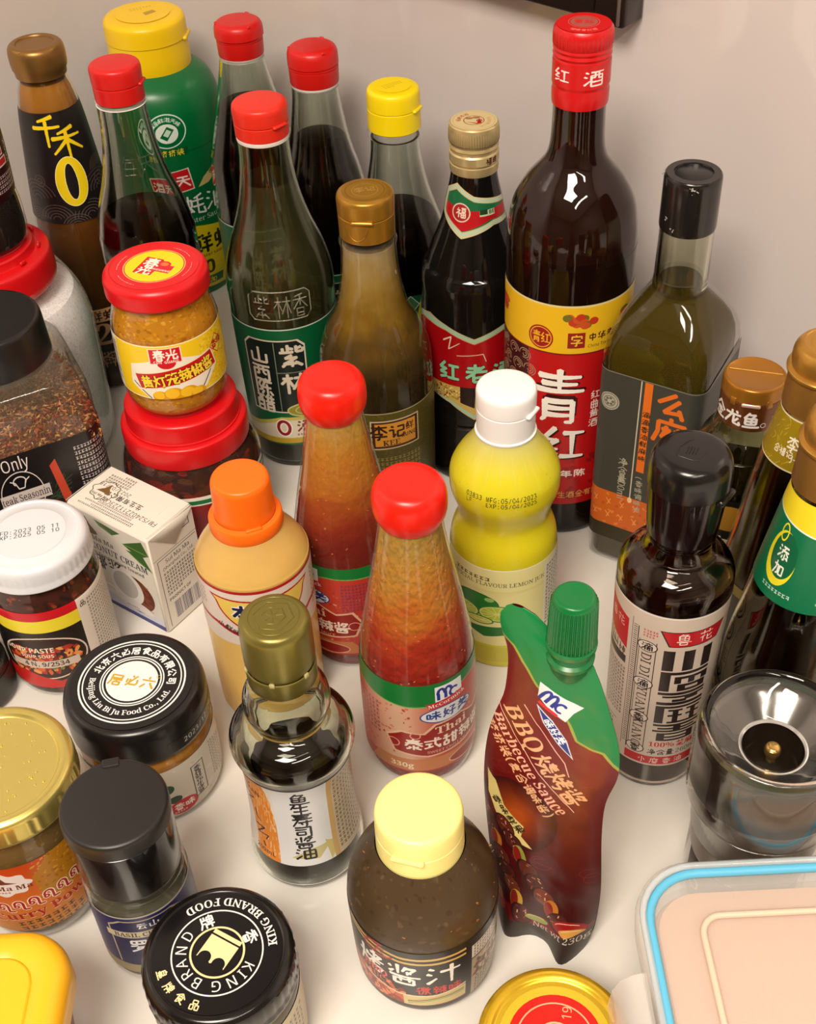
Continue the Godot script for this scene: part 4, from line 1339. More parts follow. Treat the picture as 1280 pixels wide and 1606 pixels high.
	var sugar := StandardMaterial3D.new()
	sugar.albedo_texture = mottled([rgb(246, 244, 242), rgb(226, 224, 222), rgb(252, 250, 248), rgb(206, 204, 202)], 5000, 0.5, 1.3, rgb(240, 238, 236))
	sugar.uv1_triplanar = true
	sugar.uv1_scale = Vector3(12, 12, 12)
	sugar.roughness = 0.6
	pt(t, "white_sugar", lathe(filled(p, 128, 1.8), 72), sugar)
	c = pt(t, "lid", lathe([[43, 140], [46.4, 140], [47.2, 141.4], [47.4, 146]] + sm([[47.0, 156], [46.2, 160], [44.4, 161.6]], 3) + [[37.4, 162], [36.8, 163], [36.4, 167.4], [35.4, 168.4], [0, 168.4]], 72), red)
	for k in 10:
		var n := pt(c, "grip_notch", slab(5.0, 3.0, 2.2, 0.6), red)
		at_side(n, k * 36 + 38, 39.8, 162.0)
	t = th("dark_sauce_jar", "dark brown sauce jar standing on the red lid at the left edge", "jar", -0.273, -0.747, 0.1688)
	p = base(28.0, 3.0) + sm([[29.2, 4], [30.0, 10], [29.8, 24], [28.6, 34]], 3) + sm([[28.2, 36], [28.6, 44], [28.8, 74], [26.0, 84], [20, 92], [16, 98]], 4)
	pt(t, "glass_body", lathe(p), clear)
	pt(t, "sauce", lathe(filled(p, 90)), mt(rgb(24, 9, 9), 0.08))
	pt(t, "cap", lathe([[16, 94], [18, 94], [18.4, 95], [18.4, 108], [17, 110], [0, 110.4]]), black)
	pb(90, 40, rgb(48, 12, 18))
	for q in [[58, 6, 9, 5], [58, 14, 12, 4]]:
		rc(q[0] - 1, q[1] - 1, q[2] + 2, q[3] + 2, rgb(236, 214, 210))
		rc(q[0], q[1], q[2], q[3], rgb(196, 40, 44))
	rows(54, 24, 32, 4, 3, rgb(226, 206, 206))
	rows(74, 6, 12, 4, 4, rgb(236, 226, 226))
	lab(t, "wrap_label", p, 36, 76, -60, 100, printed(pe(), 0.35))

	# ---- steak seasoning, square clear jar with flakes
	t = th("seasoning_jar", "square clear plastic jar of brown spice flakes with black screw lid at left edge", "jar", -0.246, -0.633)
	t.rotation.y += deg_to_rad(4)
	var sec := [[0, 42, 42, 14], [2, 45, 45, 16], [6, 46, 46, 16]]
	for q in [[60, 46, 16], [128, 46, 16], [138, 45.6, 16.5], [146, 44, 18], [151, 40.6, 22], [154.5, 36, 28], [156, 33, 32]]:
		sec.append([q[0], q[1], q[1], q[2]])
	var inner := []
	for q in sec:
		if q[0] < 110:
			inner.append([maxf(q[0], 2.5), q[1] - 1.6, q[2] - 1.6, q[3] - 1.0])
	inner.append([117, 44.4, 44.4, 15])
	pt(t, "plastic_body", loft(sec, true, 8), pane(rgb(176, 160, 132), 0.12))
	var fl := StandardMaterial3D.new()
	fl.albedo_texture = mottled([rgb(118, 62, 34), rgb(146, 92, 48), rgb(84, 36, 22), rgb(172, 124, 72), rgb(64, 30, 20)], 3000, 0.6, 1.8, rgb(104, 56, 32))
	fl.roughness = 0.7
	pt(t, "spice_fill", loft(inner, true, 8), fl)
	var st := SurfaceTool.new()
	st.begin(Mesh.PRIMITIVE_TRIANGLES)
	var cols := [rgb(160, 80, 40), rgb(196, 140, 76), rgb(116, 44, 26), rgb(210, 166, 104), rgb(84, 38, 26), rgb(170, 70, 38)]
	for k in 3600:
		var q: Vector3
		if k % 5 < 3:
			q = Vector3(rng.randf_range(-44, 44), 117.4 + rng.randf() * 1.8, rng.randf_range(-44, 44))
		elif k % 5 == 3:
			q = Vector3(rng.randf_range(-40, 40), rng.randf_range(100, 118), 44.6)
		else:
			q = Vector3(44.6, rng.randf_range(100, 118), rng.randf_range(-40, 40))
		var b := Basis(Vector3(rng.randf() - 0.5, rng.randf() - 0.5, rng.randf() - 0.5).normalized(), rng.randf() * TAU) * rng.randf_range(0.7, 1.7)
		st.set_color(cols[k % cols.size()].srgb_to_linear())
		for tri in [[Vector3(-1.6, 0, -0.7), Vector3(1.5, 0.3, -0.6), Vector3(0.3, 0, 0.9)], [Vector3(-1.6, 0, -0.7), Vector3(0.3, 0, 0.9), Vector3(0, -0.6, 0)], [Vector3(1.5, 0.3, -0.6), Vector3(0, -0.6, 0), Vector3(0.3, 0, 0.9)]]:
			for w in tri:
				var pos: Vector3 = q + b * w
				pos.x = clampf(pos.x, -45.6, 45.6)
				pos.z = clampf(pos.z, -45.6, 45.6)
				st.add_vertex(pos * 0.001)
	st.generate_normals()
	var fm := StandardMaterial3D.new()
	fm.vertex_color_use_as_albedo = true
	fm.roughness = 0.65
	pt(t, "spice_flakes", st.commit(), fm).set_meta("kind", "stuff")
	c = pt(t, "lid", lathe([[31, 152.5], [34.0, 152.6], [34.4, 154], [33.6, 176], [33.4, 178.4]] + sm([[33.2, 179.4], [32.4, 181], [30.6, 181.6]], 3) + [[30, 181.5], [0, 181.7]], 72), black)
	pt(c, "rim_ring", lathe([[33, 151.6], [35, 151.8], [35.2, 153], [34, 153.4]], 64), clear)
	pb(180, 106, rgb(26, 21, 22))
	specks(500, 0.6, 3.4, [rgb(96, 30, 30), rgb(60, 18, 22), rgb(128, 60, 52), rgb(44, 16, 20)], 0, 40, 92, 66)
	for k in 36:
		var q := Vector2(58 + rng.randf() * 30, 30 + rng.randf() * 14)
		ln(PackedVector2Array([q, q + Vector2(rng.randf_range(4, 9), rng.randf_range(-6, 2))]), 0.7, rgb(52, 74, 48))
	pl(pv([78, 16, 84, 12, 90, 44, 84, 54]), rgb(196, 70, 44))
	tx("Only", 38, 7, 13, rgb(236, 228, 224), 0, 0.0, 0.9)
	el(50, 31, 19, 18, rgb(226, 218, 214))
	el(50, 31, 18.2, 17.2, rgb(18, 16, 18))
	# a small bull's head in outline
	ring(50, 20.6, 5.4, 3.6, 1.0, rgb(226, 218, 214), PI * 0.8, PI * 2.2)
	ln(pv([42, 19, 46, 21, 48, 26, 53, 26, 55, 21, 59, 19]), 0.9, rgb(226, 218, 214))
	rc(30, 28.4, 44, 9.6, rgb(206, 196, 192))
	tx("Steak Seasoning", 52, 33.2, 7.6, rgb(24, 18, 20), 2, 0.5, 0.86)
	tx("Montreal", 50, 42, 7.6, rgb(236, 228, 224), 3, 0.5, 0.9)
	rc(96, 2, 84, 104, rgb(30, 25, 26))
	rows(102, 8, 34, 22, 4, rgb(206, 198, 196))
	rows(144, 8, 30, 22, 4, rgb(190, 182, 180))
	pt(t, "wrap_label", square_label(46.5, 16, 8, 114), printed(pe(), 0.3))

	# ---- coconut cream carton
	t = th("coconut_cream_carton", "small white coconut cream carton between the white-lidded jar and the orange-capped bottle", "carton", -0.1711, -0.5763)
	t.rotation.y = deg_to_rad(-36.5)
	var wht := rgb(232, 226, 214)
	pt(t, "carton_body", slab(68, 81, 40, 1.2), mt(wht, 0.4))
	pb(68, 40, wht, 10.0)
	tf = Transform2D(PI, Vector2(72, 40))
	rows(20, 3, 46, 2, 2.0, rgb(70, 66, 62), 0.98)
	rows(24, 7.4, 40, 2, 2.0, rgb(90, 84, 78), 0.98)
	tx("FMYS2402211223C007", 58, 13, 5.2, rgb(40, 38, 36), 4, 1.0, 0.9)
	hz("生生有限公司", 26, 17, 4.6, rgb(56, 50, 46), 0.12)
	tx("2023/02/18", 40, 24.6, 4.4, rgb(50, 46, 42), 4)
	rows(46, 28, 20, 4, 2.6, rgb(80, 74, 70))
	tf = Transform2D()
	var wavy := PackedVector2Array()
	for k in 61:
		var a := TAU * k / 60.0
		wavy.append(Vector2(14 + cos(a) * (9.6 + 0.8 * cos(a * 8)), 20 + sin(a) * (8.6 + 0.8 * cos(a * 8))))
	ln(wavy, 0.6, rgb(74, 84, 40))
	pl(pv([14, 13, 16, 18, 20, 22, 8, 22, 12, 18]), rgb(120, 90, 50))
	tx("Sui Ma Ma", 14, 25, 2.8, rgb(80, 60, 40), 3, 0.5)
	var tp := pt(t, "top_print", flat(66, 38), printed(pe(), 0.4))
	tp.transform = Transform3D(Basis(Vector3.RIGHT, Vector3.UP, Vector3.BACK), Vector3(0, 0.0812, 0))
	# front face
	pb(66, 78, wht, 8.0)
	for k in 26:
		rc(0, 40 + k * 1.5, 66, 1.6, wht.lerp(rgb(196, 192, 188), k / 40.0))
	pl(pv([14, 3, 17, 9, 22, 14, 8, 15, 12, 9]), rgb(110, 70, 44))
	el(15, 15, 7, 2, rgb(90, 60, 40))
	tx("Sui Ma Ma", 20, 19.6, 5.6, rgb(70, 50, 40), 3, 0.5)
	for q in [[22, 2, 44, 4, 36, 9, 26, 6], [44, 12, 62, 2, 66, 12, 56, 18], [46, 16, 60, 14, 66, 26, 56, 22]]:
		pl(pv(q), rgb(60, 104, 44))
		ln(pv([q[0], q[1], q[4], q[5]]), 0.5, rgb(150, 176, 90))
	tx("COCONUT CREAM", 33, 27, 7.4, rgb(40, 44, 74), 3, 0.5, 0.86)
	tx("High Temperature Treated", 33, 33.4, 3.8, rgb(40, 36, 40), 1, 0.5)
	hz("椰浆", 10, 33, 13, rgb(46, 38, 60), 0.1)
	el(44, 54, 17, 15, rgb(104, 44, 26))
	for k in 30:
		ln(pv([46 + k % 10, 42 + k * 0.9, 58 - k % 6, 44 + k * 0.9]), 0.4, rgb(150, 84, 50))
	el(38, 52, 14, 14.5, rgb(236, 232, 226))
	el(37, 51, 10.4, 11, rgb(190, 186, 182))
	el(33, 68, 24, 6, rgb(226, 222, 218))
	ring(20, 64, 7, 5, 1.0, rgb(250, 250, 246), PI, TAU)
	rc(0, 71, 66, 7, rgb(44, 52, 128))
	pl(pv([0, 71, 20, 66, 44, 72, 66, 68, 66, 74, 0, 75]), rgb(206, 206, 220))
	rows(34, 68.6, 22, 1, 2.0, rgb(190, 30, 30))
	tp = pt(t, "front_print", flat(66, 78), printed(pe(), 0.4))
	tp.transform = Transform3D(Basis(Vector3.RIGHT, Vector3.BACK, Vector3.DOWN), Vector3(0, 0.0405, 0.0202))
	pb(38, 78, wht, 8.0)
	rc(0, 18, 38, 0.4, rgb(120, 116, 110))
	pl(pv([12, 4, 34, 4, 34, 10, 12, 10]), rgb(60, 56, 54))
	pl(pv([12.6, 4.6, 33.4, 4.6, 33.4, 9.4, 12.6, 9.4]), wht)
	rc(14, 5.4, 3, 3, rgb(60, 56, 54))
	rows(19, 5.4, 13, 2, 1.9, rgb(60, 56, 54))
	rc(3, 20, 0.5, 56, rgb(80, 76, 74))
	rc(3, 20, 34, 0.5, rgb(80, 76, 74))
	tx("Sui Ma Ma", 20, 24, 4.6, rgb(50, 46, 44), 0, 0.5)
	tx("(Shanghai) Co., Ltd.", 20, 28.6, 3.2, rgb(50, 46, 44), 0, 0.5)
	rows(6, 32, 30, 7, 2.9, rgb(50, 46, 44))
	tx("PRODUCT OF", 6, 55, 3.2, rgb(50, 46, 44), 1)
	bars(9, 59, 26, 14, rgb(44, 44, 90))
	tp = pt(t, "side_print", flat(38, 78), printed(pe(), 0.4))
	tp.transform = Transform3D(Basis(Vector3.FORWARD, Vector3.RIGHT, Vector3.DOWN), Vector3(0.0342, 0.0405, 0))
	for s in [1, -1]:
		var ear := pt(t, "folded_ear", tri_prism(19, 17, 0.7), mt(wht, 0.4))
		ear.transform = Transform3D(Basis(Vector3.FORWARD * s, Vector3.UP, Vector3.RIGHT * s), Vector3(0.0343 * s, 0.0806, 0))
	var seam := pt(t, "top_seam", slab(1.2, 0.5, 38, 0.2), mt(wht, 0.4))
	seam.position = Vector3(0.024, 0.0810, 0)

	# ---- tom yum paste jar with white lid
	t = th("soup_paste_jar", "jar of dark red soup paste with a white metal lid stamped with two dates", "jar", -0.216, -0.525)
	p = base(32.6, 4.0) + sm([[33, 7], [33.4, 20], [33.4, 66], [32.6, 75], [30.6, 82], [29.4, 87], [29.4, 92]])
	pt(t, "glass_body", lathe(p), clear)
	goo = StandardMaterial3D.new()
	goo.albedo_texture = mottled([rgb(66, 22, 14), rgb(96, 32, 18), rgb(40, 16, 12), rgb(130, 52, 26)], 1400, 0.6, 2.4, rgb(60, 22, 14))
	goo.roughness = 0.22
	pt(t, "soup_paste", lathe(filled(p, 86)), goo)
	var wm := mt(rgb(218, 222, 228), 0.3)
	c = pt(t, "lid", lathe([[30, 88.4], [32.2, 88.4], [33.0, 89.4], [33.0, 91]] + sm([[32.4, 93], [32.5, 100], [31.8, 103.4], [29.8, 105.2], [28.0, 105.6]], 4) + [[27.4, 105], [22, 105.2], [21.6, 105.5], [0, 105.6]], 96, -180, 180, false, [92, 101, 50, 0.004]), wm)
	pb(42, 42, rgb(218, 222, 228), 12.0)
	tf = Transform2D(0.21, Vector2(20, 20))
	tx("MFD:2023 05 11", 0, -2.4, 4.6, rgb(30, 30, 32), 4, 0.5, 0.95)
	tx("EXP:2025 05 10", 0, 1.6, 4.6, rgb(30, 30, 32), 4, 0.5, 0.95)
	tf = Transform2D()
	pt(c, "date_stamp", disc(20.8, 105.75, 0), printed(pe(), 0.3))
	pb(118, 64, rgb(30, 24, 22), 8.0)
	rc(0, 0, 86, 6.4, rgb(196, 20, 34))
	rc(0, 6.4, 86, 9.6, rgb(232, 214, 50))
	el(44, 38, 26, 18, rgb(226, 206, 190))
	el(44, 38, 25, 17, rgb(44, 22, 16))
	specks(160, 1.0, 3.4, [rgb(170, 44, 24), rgb(206, 96, 40), rgb(120, 26, 18), rgb(226, 150, 80)], 24, 30, 40, 20)
	specks(10, 1.4, 3.0, [rgb(90, 130, 50)], 48, 40, 16, 8)
	tx("SOUP PASTE", 36, 31, 5.4, rgb(240, 226, 206), 1, 0.5)
	tx("SOUP SOUS", 40, 36, 3.8, rgb(240, 226, 206), 1, 0.5)
	rc(22, 40, 42, 6, rgb(206, 190, 176))
	tx("4 N. 9/2534", 44, 43, 5.2, rgb(60, 50, 40), 1, 0.5)
	pl(pv([0, 52, 30, 50, 50, 58, 86, 48, 86, 64, 0, 64]), rgb(196, 30, 26))
	rc(71, 0, 47, 64, rgb(226, 218, 206))
	hv("品名", 73, 3, 4.0, rgb(60, 54, 50), 0.12)
	rows(78, 4, 38, 22, 2.6, rgb(86, 78, 72), 1.0)
	lab(t, "wrap_label", p, 10, 74, -100, 102, printed(pe(), 0.32))

	# ---- small dark jar cut by the left edge
	t = th("small_spice_bottle", "small dark spice bottle with a black cap, cut by the left edge", "bottle", -0.268, -0.500)
	p = base(23.0, 3.0) + sm([[24.2, 4], [24.6, 10], [24.6, 26], [23, 31], [20, 34]])
	pt(t, "glass_body", lathe(p), clear)
	pt(t, "spice", lathe(filled(p, 28)), mt(rgb(36, 26, 20), 0.5))
	pt(t, "cap", lathe([[19, 30], [21, 30], [21.4, 31], [21, 50], [20, 52], [17, 52.6], [0, 52.8]]), black)
	lab(t, "wrap_label", p, 5, 24, -90, 90, mt(rgb(40, 44, 34), 0.4))

func mottled(cols: Array, n: int, s0: float, s1: float, bg: Color) -> ImageTexture:
	pb(140, 80, bg, 5.0)
	specks(n, s0, s1, cols, 0, 0, 140, 80)
	return pe()

func flat(w: float, h: float) -> ArrayMesh:
	# a sheet lying in the x-z plane, the top of the print at -z
	var x := w * 0.0005
	var z := h * 0.0005
	return mesh_of(PackedVector3Array([Vector3(-x, 0, -z), Vector3(x, 0, -z), Vector3(x, 0, z), Vector3(-x, 0, z)]), PackedVector3Array([Vector3.UP, Vector3.UP, Vector3.UP, Vector3.UP]), PackedVector2Array([Vector2(0, 0), Vector2(1, 0), Vector2(1, 1), Vector2(0, 1)]), PackedInt32Array([0, 1, 2, 0, 2, 3]))

func tri_prism(half: float, drop: float, thick: float) -> ArrayMesh:
	# a folded triangular flap hanging down from an edge along x
	var st := SurfaceTool.new()
	st.begin(Mesh.PRIMITIVE_TRIANGLES)
	var f := [Vector3(-half, 0, thick), Vector3(half, 0, thick), Vector3(0, -drop, thick)]
	var b := [Vector3(-half, 0, 0), Vector3(half, 0, 0), Vector3(0, -drop, 0)]
	var tris := [[f[0], f[1], f[2]]]
	for i in 3:
		var j := (i + 1) % 3
		tris.append([f[i], b[i], f[j]])
		tris.append([f[j], b[i], b[j]])
	for q in tris:
		for w in q:
			st.add_vertex(w * 0.001)
	st.generate_normals()
	return st.commit()

func front() -> void:
	var clear := pane(rgb(150, 156, 140), 0.025)
	var soy := mt(rgb(20, 9, 7), 0.06)
	var black := mt(rgb(24, 22, 22), 0.3)

	# ---- mayonnaise bottle with orange cap
	var t := th("mayonnaise_bottle", "squeeze bottle of pale yellow mayonnaise with a bright orange stepped cap", "bottle", -0.086, -0.491)
	var p := base(30.0, 5.0) + sm([[30.6, 7], [31.0, 30], [31.2, 70], [31.3, 112], [30.8, 117], [28.0, 123], [23.4, 130], [19.8, 135.6], [18.6, 138]])
	var skin := StandardMaterial3D.new()
	skin.albedo_texture = gtex([[0.0, rgb(200, 162, 92)], [0.2, rgb(216, 176, 96)], [0.34, rgb(232, 190, 108)], [1.0, rgb(238, 198, 116)]], 0.08, 0.03, 21)
	skin.roughness = 0.24
	skin.subsurf_scatter_enabled = true
	skin.subsurf_scatter_strength = 0.2
	pt(t, "bottle_body", lathe(p, 72), skin)
	var og := mt(rgb(255, 112, 14), 0.36)
	var c := pt(t, "cap", lathe([[17.6, 136.4], [19.4, 136.4], [19.8, 137.4], [19.6, 143.4], [19.0, 144.4], [16.4, 145.2]]), og)
	pt(c, "spout_cover", lathe([[16.0, 144.8], [16.3, 145.6]] + sm([[16.2, 148], [15.6, 164], [15.2, 167], [14.2, 168.6], [12.6, 169.0]], 4) + [[0, 169.0]]), og)
	at_side(pt(c, "thumb_tab", slab(9, 2.0, 2.6, 0.6), og), 10, 16.6, 144.0)
	pb(118, 42, rgb(230, 216, 204), 8.0)
	rc(0, 0, 118, 2.0, rgb(180, 24, 32))
	for o in [[0.0, rgb(180, 24, 32)], [1.2, rgb(238, 206, 96)]]:
		var d: float = o[0]
		var q := PackedVector2Array()
		for k in 31:
			var f := k / 30.0
			q.append(Vector2(lerpf(28 + d * 2, 92 - d * 2, f), 5.6 + d + 1.2 * sin(f * PI)))
		for k in 31:
			var f := 1.0 - k / 30.0
			q.append(Vector2(lerpf(32 + d, 88 - d, f), 10 + (22 - d) * pow(sin(f * PI), 0.6)))
		pl(q, o[1])
	tx("HON MIR", 60, 9.4, 3.0, rgb(70, 50, 40), 1, 0.5)
	hz("日本", 53, 11, 3.6, rgb(70, 50, 40), 0.12)
	for o in [[3.6, rgb(250, 244, 226)], [2.0, rgb(30, 34, 70)]]:
		hx("本", 42, 10.4, 11, o[1], o[0] / 11.0)
		hx("味", 62, 10.4, 11, o[1], o[0] / 11.0)
	ln(pv([0, 26, 30, 28, 60, 40, 92, 28, 118, 26]), 2.4, rgb(180, 24, 32))
	tf = Transform2D(0.35, Vector2(32, 25))
	hz("小鲜味", 0, 0, 4.4, rgb(60, 50, 60), 0.13)
	tf = Transform2D()
	rows(96, 6, 20, 9, 3.2, rgb(90, 80, 76))
	rows(2, 6, 22, 5, 3.2, rgb(150, 130, 126))
	lab(t, "wrap_label", p, 73, 115, -104, 104, printed(pe(), 0.34))

	# ---- sashimi soy bottle, clear glass with a wide shoulder
	t = th("sushi_soy_bottle", "clear glass soy sauce bottle with olive gold cap, bulging neck, white and orange label", "bottle", -0.062, -0.381)
	p = base(28.4, 4.0) + sm([[29.4, 6], [29.9, 13], [29.0, 22], [27.4, 36], [26.8, 56], [26.8, 76], [28.0, 86]], 4) + sm([[29.6, 91], [30.7, 95], [30.6, 99], [29.0, 103], [25.4, 107.0], [20.6, 109.4], [18.2, 111.4]], 4) + sm([[18.0, 113], [19.8, 116], [20.9, 121], [20.6, 127], [18.8, 132], [16.4, 136], [15.4, 140], [15.2, 148]], 4)
	pt(t, "glass_body", lathe(walled(p, 1.8), 96), solid_glass(rgb(232, 236, 222)))
	pt(t, "soy_sauce", lathe(filled(p, 73, 1.95, 3.4)), soy)
	var og2 := mt(rgb(128, 118, 56), 0.3, 0.6)
	c = pt(t, "cap", lathe([[14, 138.4], [15.6, 138.6], [16.4, 140], [16.5, 149.6], [16.0, 150.2]]), og2)
	for k in 6:
		at_side(pt(c, "tear_bridge", slab(2.6, 3.0, 1.4, 0.4), mt(rgb(196, 188, 130), 0.3, 0.4)), k * 60 - 20, 16.3, 148.6)
	pt(c, "cap_top", lathe([[15.4, 150], [15.4, 151.8], [16.2, 152.2]] + sm([[16.5, 154], [16.4, 172], [15.8, 176.4], [14.2, 178.4], [12.0, 179.0]], 4) + [[0, 179.1]]), og2)
	var hexes := SurfaceTool.new()
	hexes.begin(Mesh.PRIMITIVE_TRIANGLES)
	for r in [11.6, 9.4, 5.6]:
		var q := []
		for k in (40 if r > 11 else 6):
			var a := TAU * k / (40.0 if r > 11 else 6.0) + 0.3
			q.append(Vector3(cos(a) * r, 179.05, sin(a) * r))
		add_tube(hexes, q, 0.28, 5, true)
	for k in 7:
		var a := k * 0.9
		add_tube(hexes, [Vector3(cos(a) * 1.2, 179.05, sin(a) * 1.2), Vector3(cos(a) * 4.2, 179.05, sin(a) * 4.2)], 0.24, 4)
	hexes.generate_normals()
	pt(c, "raised_emblem", hexes.commit(), og2)
	pb(100, 60, rgb(228, 222, 212), 9.0)
	pl(pv([14, 0, 30, 0, 34, 30, 36, 60, 20, 60, 18, 30]), rgb(226, 134, 34))
	for k in 160:
		var f := rng.randf()
		rc(15 + 4 * f + rng.randf() * 17, f * 60, 0.4, rng.randf_range(1.5, 5), rgb(236, 190, 130))
	ring(17, 5, 3.6, 3.6, 0.9, rgb(60, 50, 40))
	tx("MAN", 21, 12, 4.8, rgb(80, 40, 20), 1, 0.5)
	ln(pv([13, 16, 21, 18, 15, 22, 19, 24]), 1.2, rgb(50, 24, 14), 0.6)
	ln(pv([21, 26, 21, 32, 24, 34]), 1.2, rgb(50, 24, 14), 0.6)
	ln(pv([19, 39, 26, 38, 20, 45, 28, 43, 26, 47]), 1.2, rgb(50, 24, 14), 0.6)
	ln(pv([24, 50, 25, 53]), 1.0, rgb(50, 24, 14))
	tx("200mL", 25, 56, 4.2, rgb(110, 60, 20), 1, 0.5)
	rc(34, 0, 28, 60, rgb(226, 226, 226))
	pl(pv([40, 54, 50, 48, 62, 46, 54, 56]), rgb(196, 186, 130))
	pl(pv([58, 44, 66, 50, 60, 60]), rgb(206, 190, 120))
	hv("鱼生寿司酱油", 42.6, 3, 10.4, rgb(24, 22, 24), 0.13, 0.09, 1.0, 0.84)
	rc(62, 0, 3, 60, rgb(206, 170, 110))
	rc(65, 0, 35, 60, rgb(206, 190, 160))
	rows(66, 3, 32, 17, 3.2, rgb(104, 82, 56), 1.0)
	lab(t, "wrap_label", p, 24, 87, -105, 105, printed(pe(), 0.34))

	# ---- soybean paste jar with black lid
	t = th("bean_paste_jar", "glass jar of golden paste under a black lid with a round white emblem", "jar", -0.150, -0.433)
	p = base(36.0, 4.0) + sm([[37, 6], [37.4, 20], [37.4, 44], [36.6, 50], [34.6, 54], [33.6, 58], [33.6, 64]])
	pt(t, "glass_body", lathe(p, 72), clear)
	var goo := StandardMaterial3D.new()
	goo.albedo_texture = mottled([rgb(176, 124, 50), rgb(150, 100, 34), rgb(190, 140, 66)], 900, 0.5, 2.0, rgb(166, 114, 44))
	goo.roughness = 0.3
	pt(t, "bean_paste", lathe(filled(p, 57)), goo)
	c = pt(t, "lid", lathe([[34, 55], [37.2, 55], [37.7, 56]] + sm([[37.8, 58], [37.8, 71], [37.2, 75], [35.8, 78.2], [33.6, 79.6], [31, 80]], 4) + [[0, 80.2]], 96), mt(rgb(22, 20, 20), 0.26))
	pb(66, 66, rgb(20, 18, 19), 12.0)
	var w := rgb(232, 232, 230)
	for r in [[28.4, 1.0], [26.4, 0.7], [17.0, 0.7], [15.6, 0.8]]:
		ring(33, 33, r[0], r[0], r[1], w)
	el(33, 33, 14.0, 14.0, rgb(226, 226, 226))
	arc_text("北京六必居食品有限公司", 33, 33, 21.6, -90, 4.9, w, 0, true, 1.08, 0.15)
	arc_text("Beijing Liu Bi Ju Food Co., Ltd.", 33, 33, 21.6, 90, 4.5, w, 3, false, 0.94)
	hx("居", 20.6, 29.6, 7.6, rgb(190, 156, 50), 0.15)
	hx("必", 29.4, 29.0, 7.4, rgb(190, 156, 50), 0.15)
	hx("六", 38, 28.6, 7.6, rgb(190, 156, 50), 0.15)
	ring(46.2, 27.6, 1.0, 1.0, 0.3, rgb(190, 156, 50))
	pt(c, "lid_print", disc(32.5, 80.35, -34), printed(pe(), 0.26))
	pb(56, 10, rgb(22, 20, 20), 8.0)
	tx("2023/12/24", 28, 5, 5.6, rgb(210, 206, 200), 4, 0.5)
	pt(c, "date_stamp", lathe([[37.92, 57.5], [37.95, 66]], 20, 12, 86), printed(pe(), 0.28))
	pb(118, 42, rgb(206, 196, 180), 8.0)
	specks(120, 0.6, 2.4, [rgb(214, 206, 192), rgb(196, 186, 170)], 0, 0, 118, 42)
	for q in [[46, 8, 5, 3], [52, 16, 5, 4], [56, 26, 4, 3], [40, 14, 4, 3]]:
		el(q[0], q[1], q[2], q[3], rgb(30, 70, 40))
	el(60, 34, 9, 6, rgb(196, 24, 40))
	hz("香味", 54.4, 30.4, 5.6, rgb(240, 226, 216), 0.14)
	rows(54, 37, 12, 1, 2, rgb(240, 226, 216))
	rc(68, 8, 9, 26, rgb(60, 50, 40))
	rc(68.6, 8.6, 7.8, 24.8, rgb(206, 196, 180))
	hv("香甜花生酱", 69.6, 9.6, 4.6, rgb(50, 40, 34), 0.13, -1.0, 1.02)
	for k in 5:
		rows(84 + k * 3.2, 4 + k * 2, 2.4, 12, 2.4, rgb(90, 76, 60), 1.0)
	lab(t, "wrap_label", p, 4, 46, -80, 104, printed(pe(), 0.34))

	# ---- curry powder jar
	t = th("curry_powder_jar", "jar of curry powder with gold metal lid and orange label at the left edge", "jar", -0.201, -0.362)
	p = base(30.0, 5.0) + sm([[31.0, 7], [33.0, 14], [34.6, 30], [35.2, 60], [35.2, 78], [34.4, 86], [33.6, 96]])
	pt(t, "glass_body", lathe(p, 72), clear)
	goo = StandardMaterial3D.new()
	goo.albedo_texture = mottled([rgb(120, 92, 30), rgb(100, 74, 22), rgb(140, 108, 40)], 1500, 0.4, 1.2, rgb(112, 84, 28))
	goo.roughness = 0.8
	pt(t, "curry_powder", lathe(filled(p, 90, 1.6, 8.0)), goo)
	var gl := mt(rgb(220, 204, 116), 0.3, 0.8)
	c = pt(t, "lid", lathe([[34, 92], [36.8, 92], [37.4, 93]] + sm([[37.4, 95], [37.0, 103], [36.0, 106], [33.6, 107.4]], 4) + sm([[31.0, 107.0], [29.8, 105.6], [29.2, 105.4]], 3) + [[0, 105.6]], 96, -180, 180, false, [94, 103, 56, 0.005]), gl)
	var drops := SurfaceTool.new()
	drops.begin(Mesh.PRIMITIVE_TRIANGLES)
	for k in 46:
		var a := rng.randf() * TAU
		var r := sqrt(rng.randf()) * 28.0
		var q := Vector3(sin(a) * r, 105.55, cos(a) * r)
		add_tube(drops, [q, q + Vector3(0, rng.randf_range(0.2, 0.5), 0)], rng.randf_range(0.2, 0.9), 8)
	drops.generate_normals()
	pt(c, "water_drops", drops.commit(), mt(rgb(210, 192, 100), 0.08, 0.6)).set_meta("kind", "stuff")
	pb(120, 58, rgb(206, 96, 20), 8.0)
	for k in 58:
		rc(0, k, 120, 1.1, rgb(196, 70, 16).lerp(rgb(222, 150, 60), k / 58.0))
	pl(pv([66, 0, 84, 0, 80, 26, 70, 34, 58, 30, 56, 12]), rgb(180, 120, 20))
	specks(120, 0.4, 1.5, [rgb(160, 100, 20), rgb(206, 150, 40)], 56, 0, 28, 34)
	var wavy := PackedVector2Array()
	for k in 61:
		var a := TAU * k / 60.0
		wavy.append(Vector2(42 + cos(a) * (13.0 + 1.0 * cos(a * 8)), 14 + sin(a) * (9.0 + 1.0 * cos(a * 8))))
	pl(wavy, rgb(236, 226, 220))
	pl(pv([42, 7, 44, 11, 49, 13, 35, 13, 39, 11]), rgb(110, 60, 36))
	tx("Sui Ma Ma", 42, 16.6, 5.2, rgb(110, 44, 30), 3, 0.5)
	rows(34, 19.6, 16, 1, 2.0, rgb(140, 90, 60))
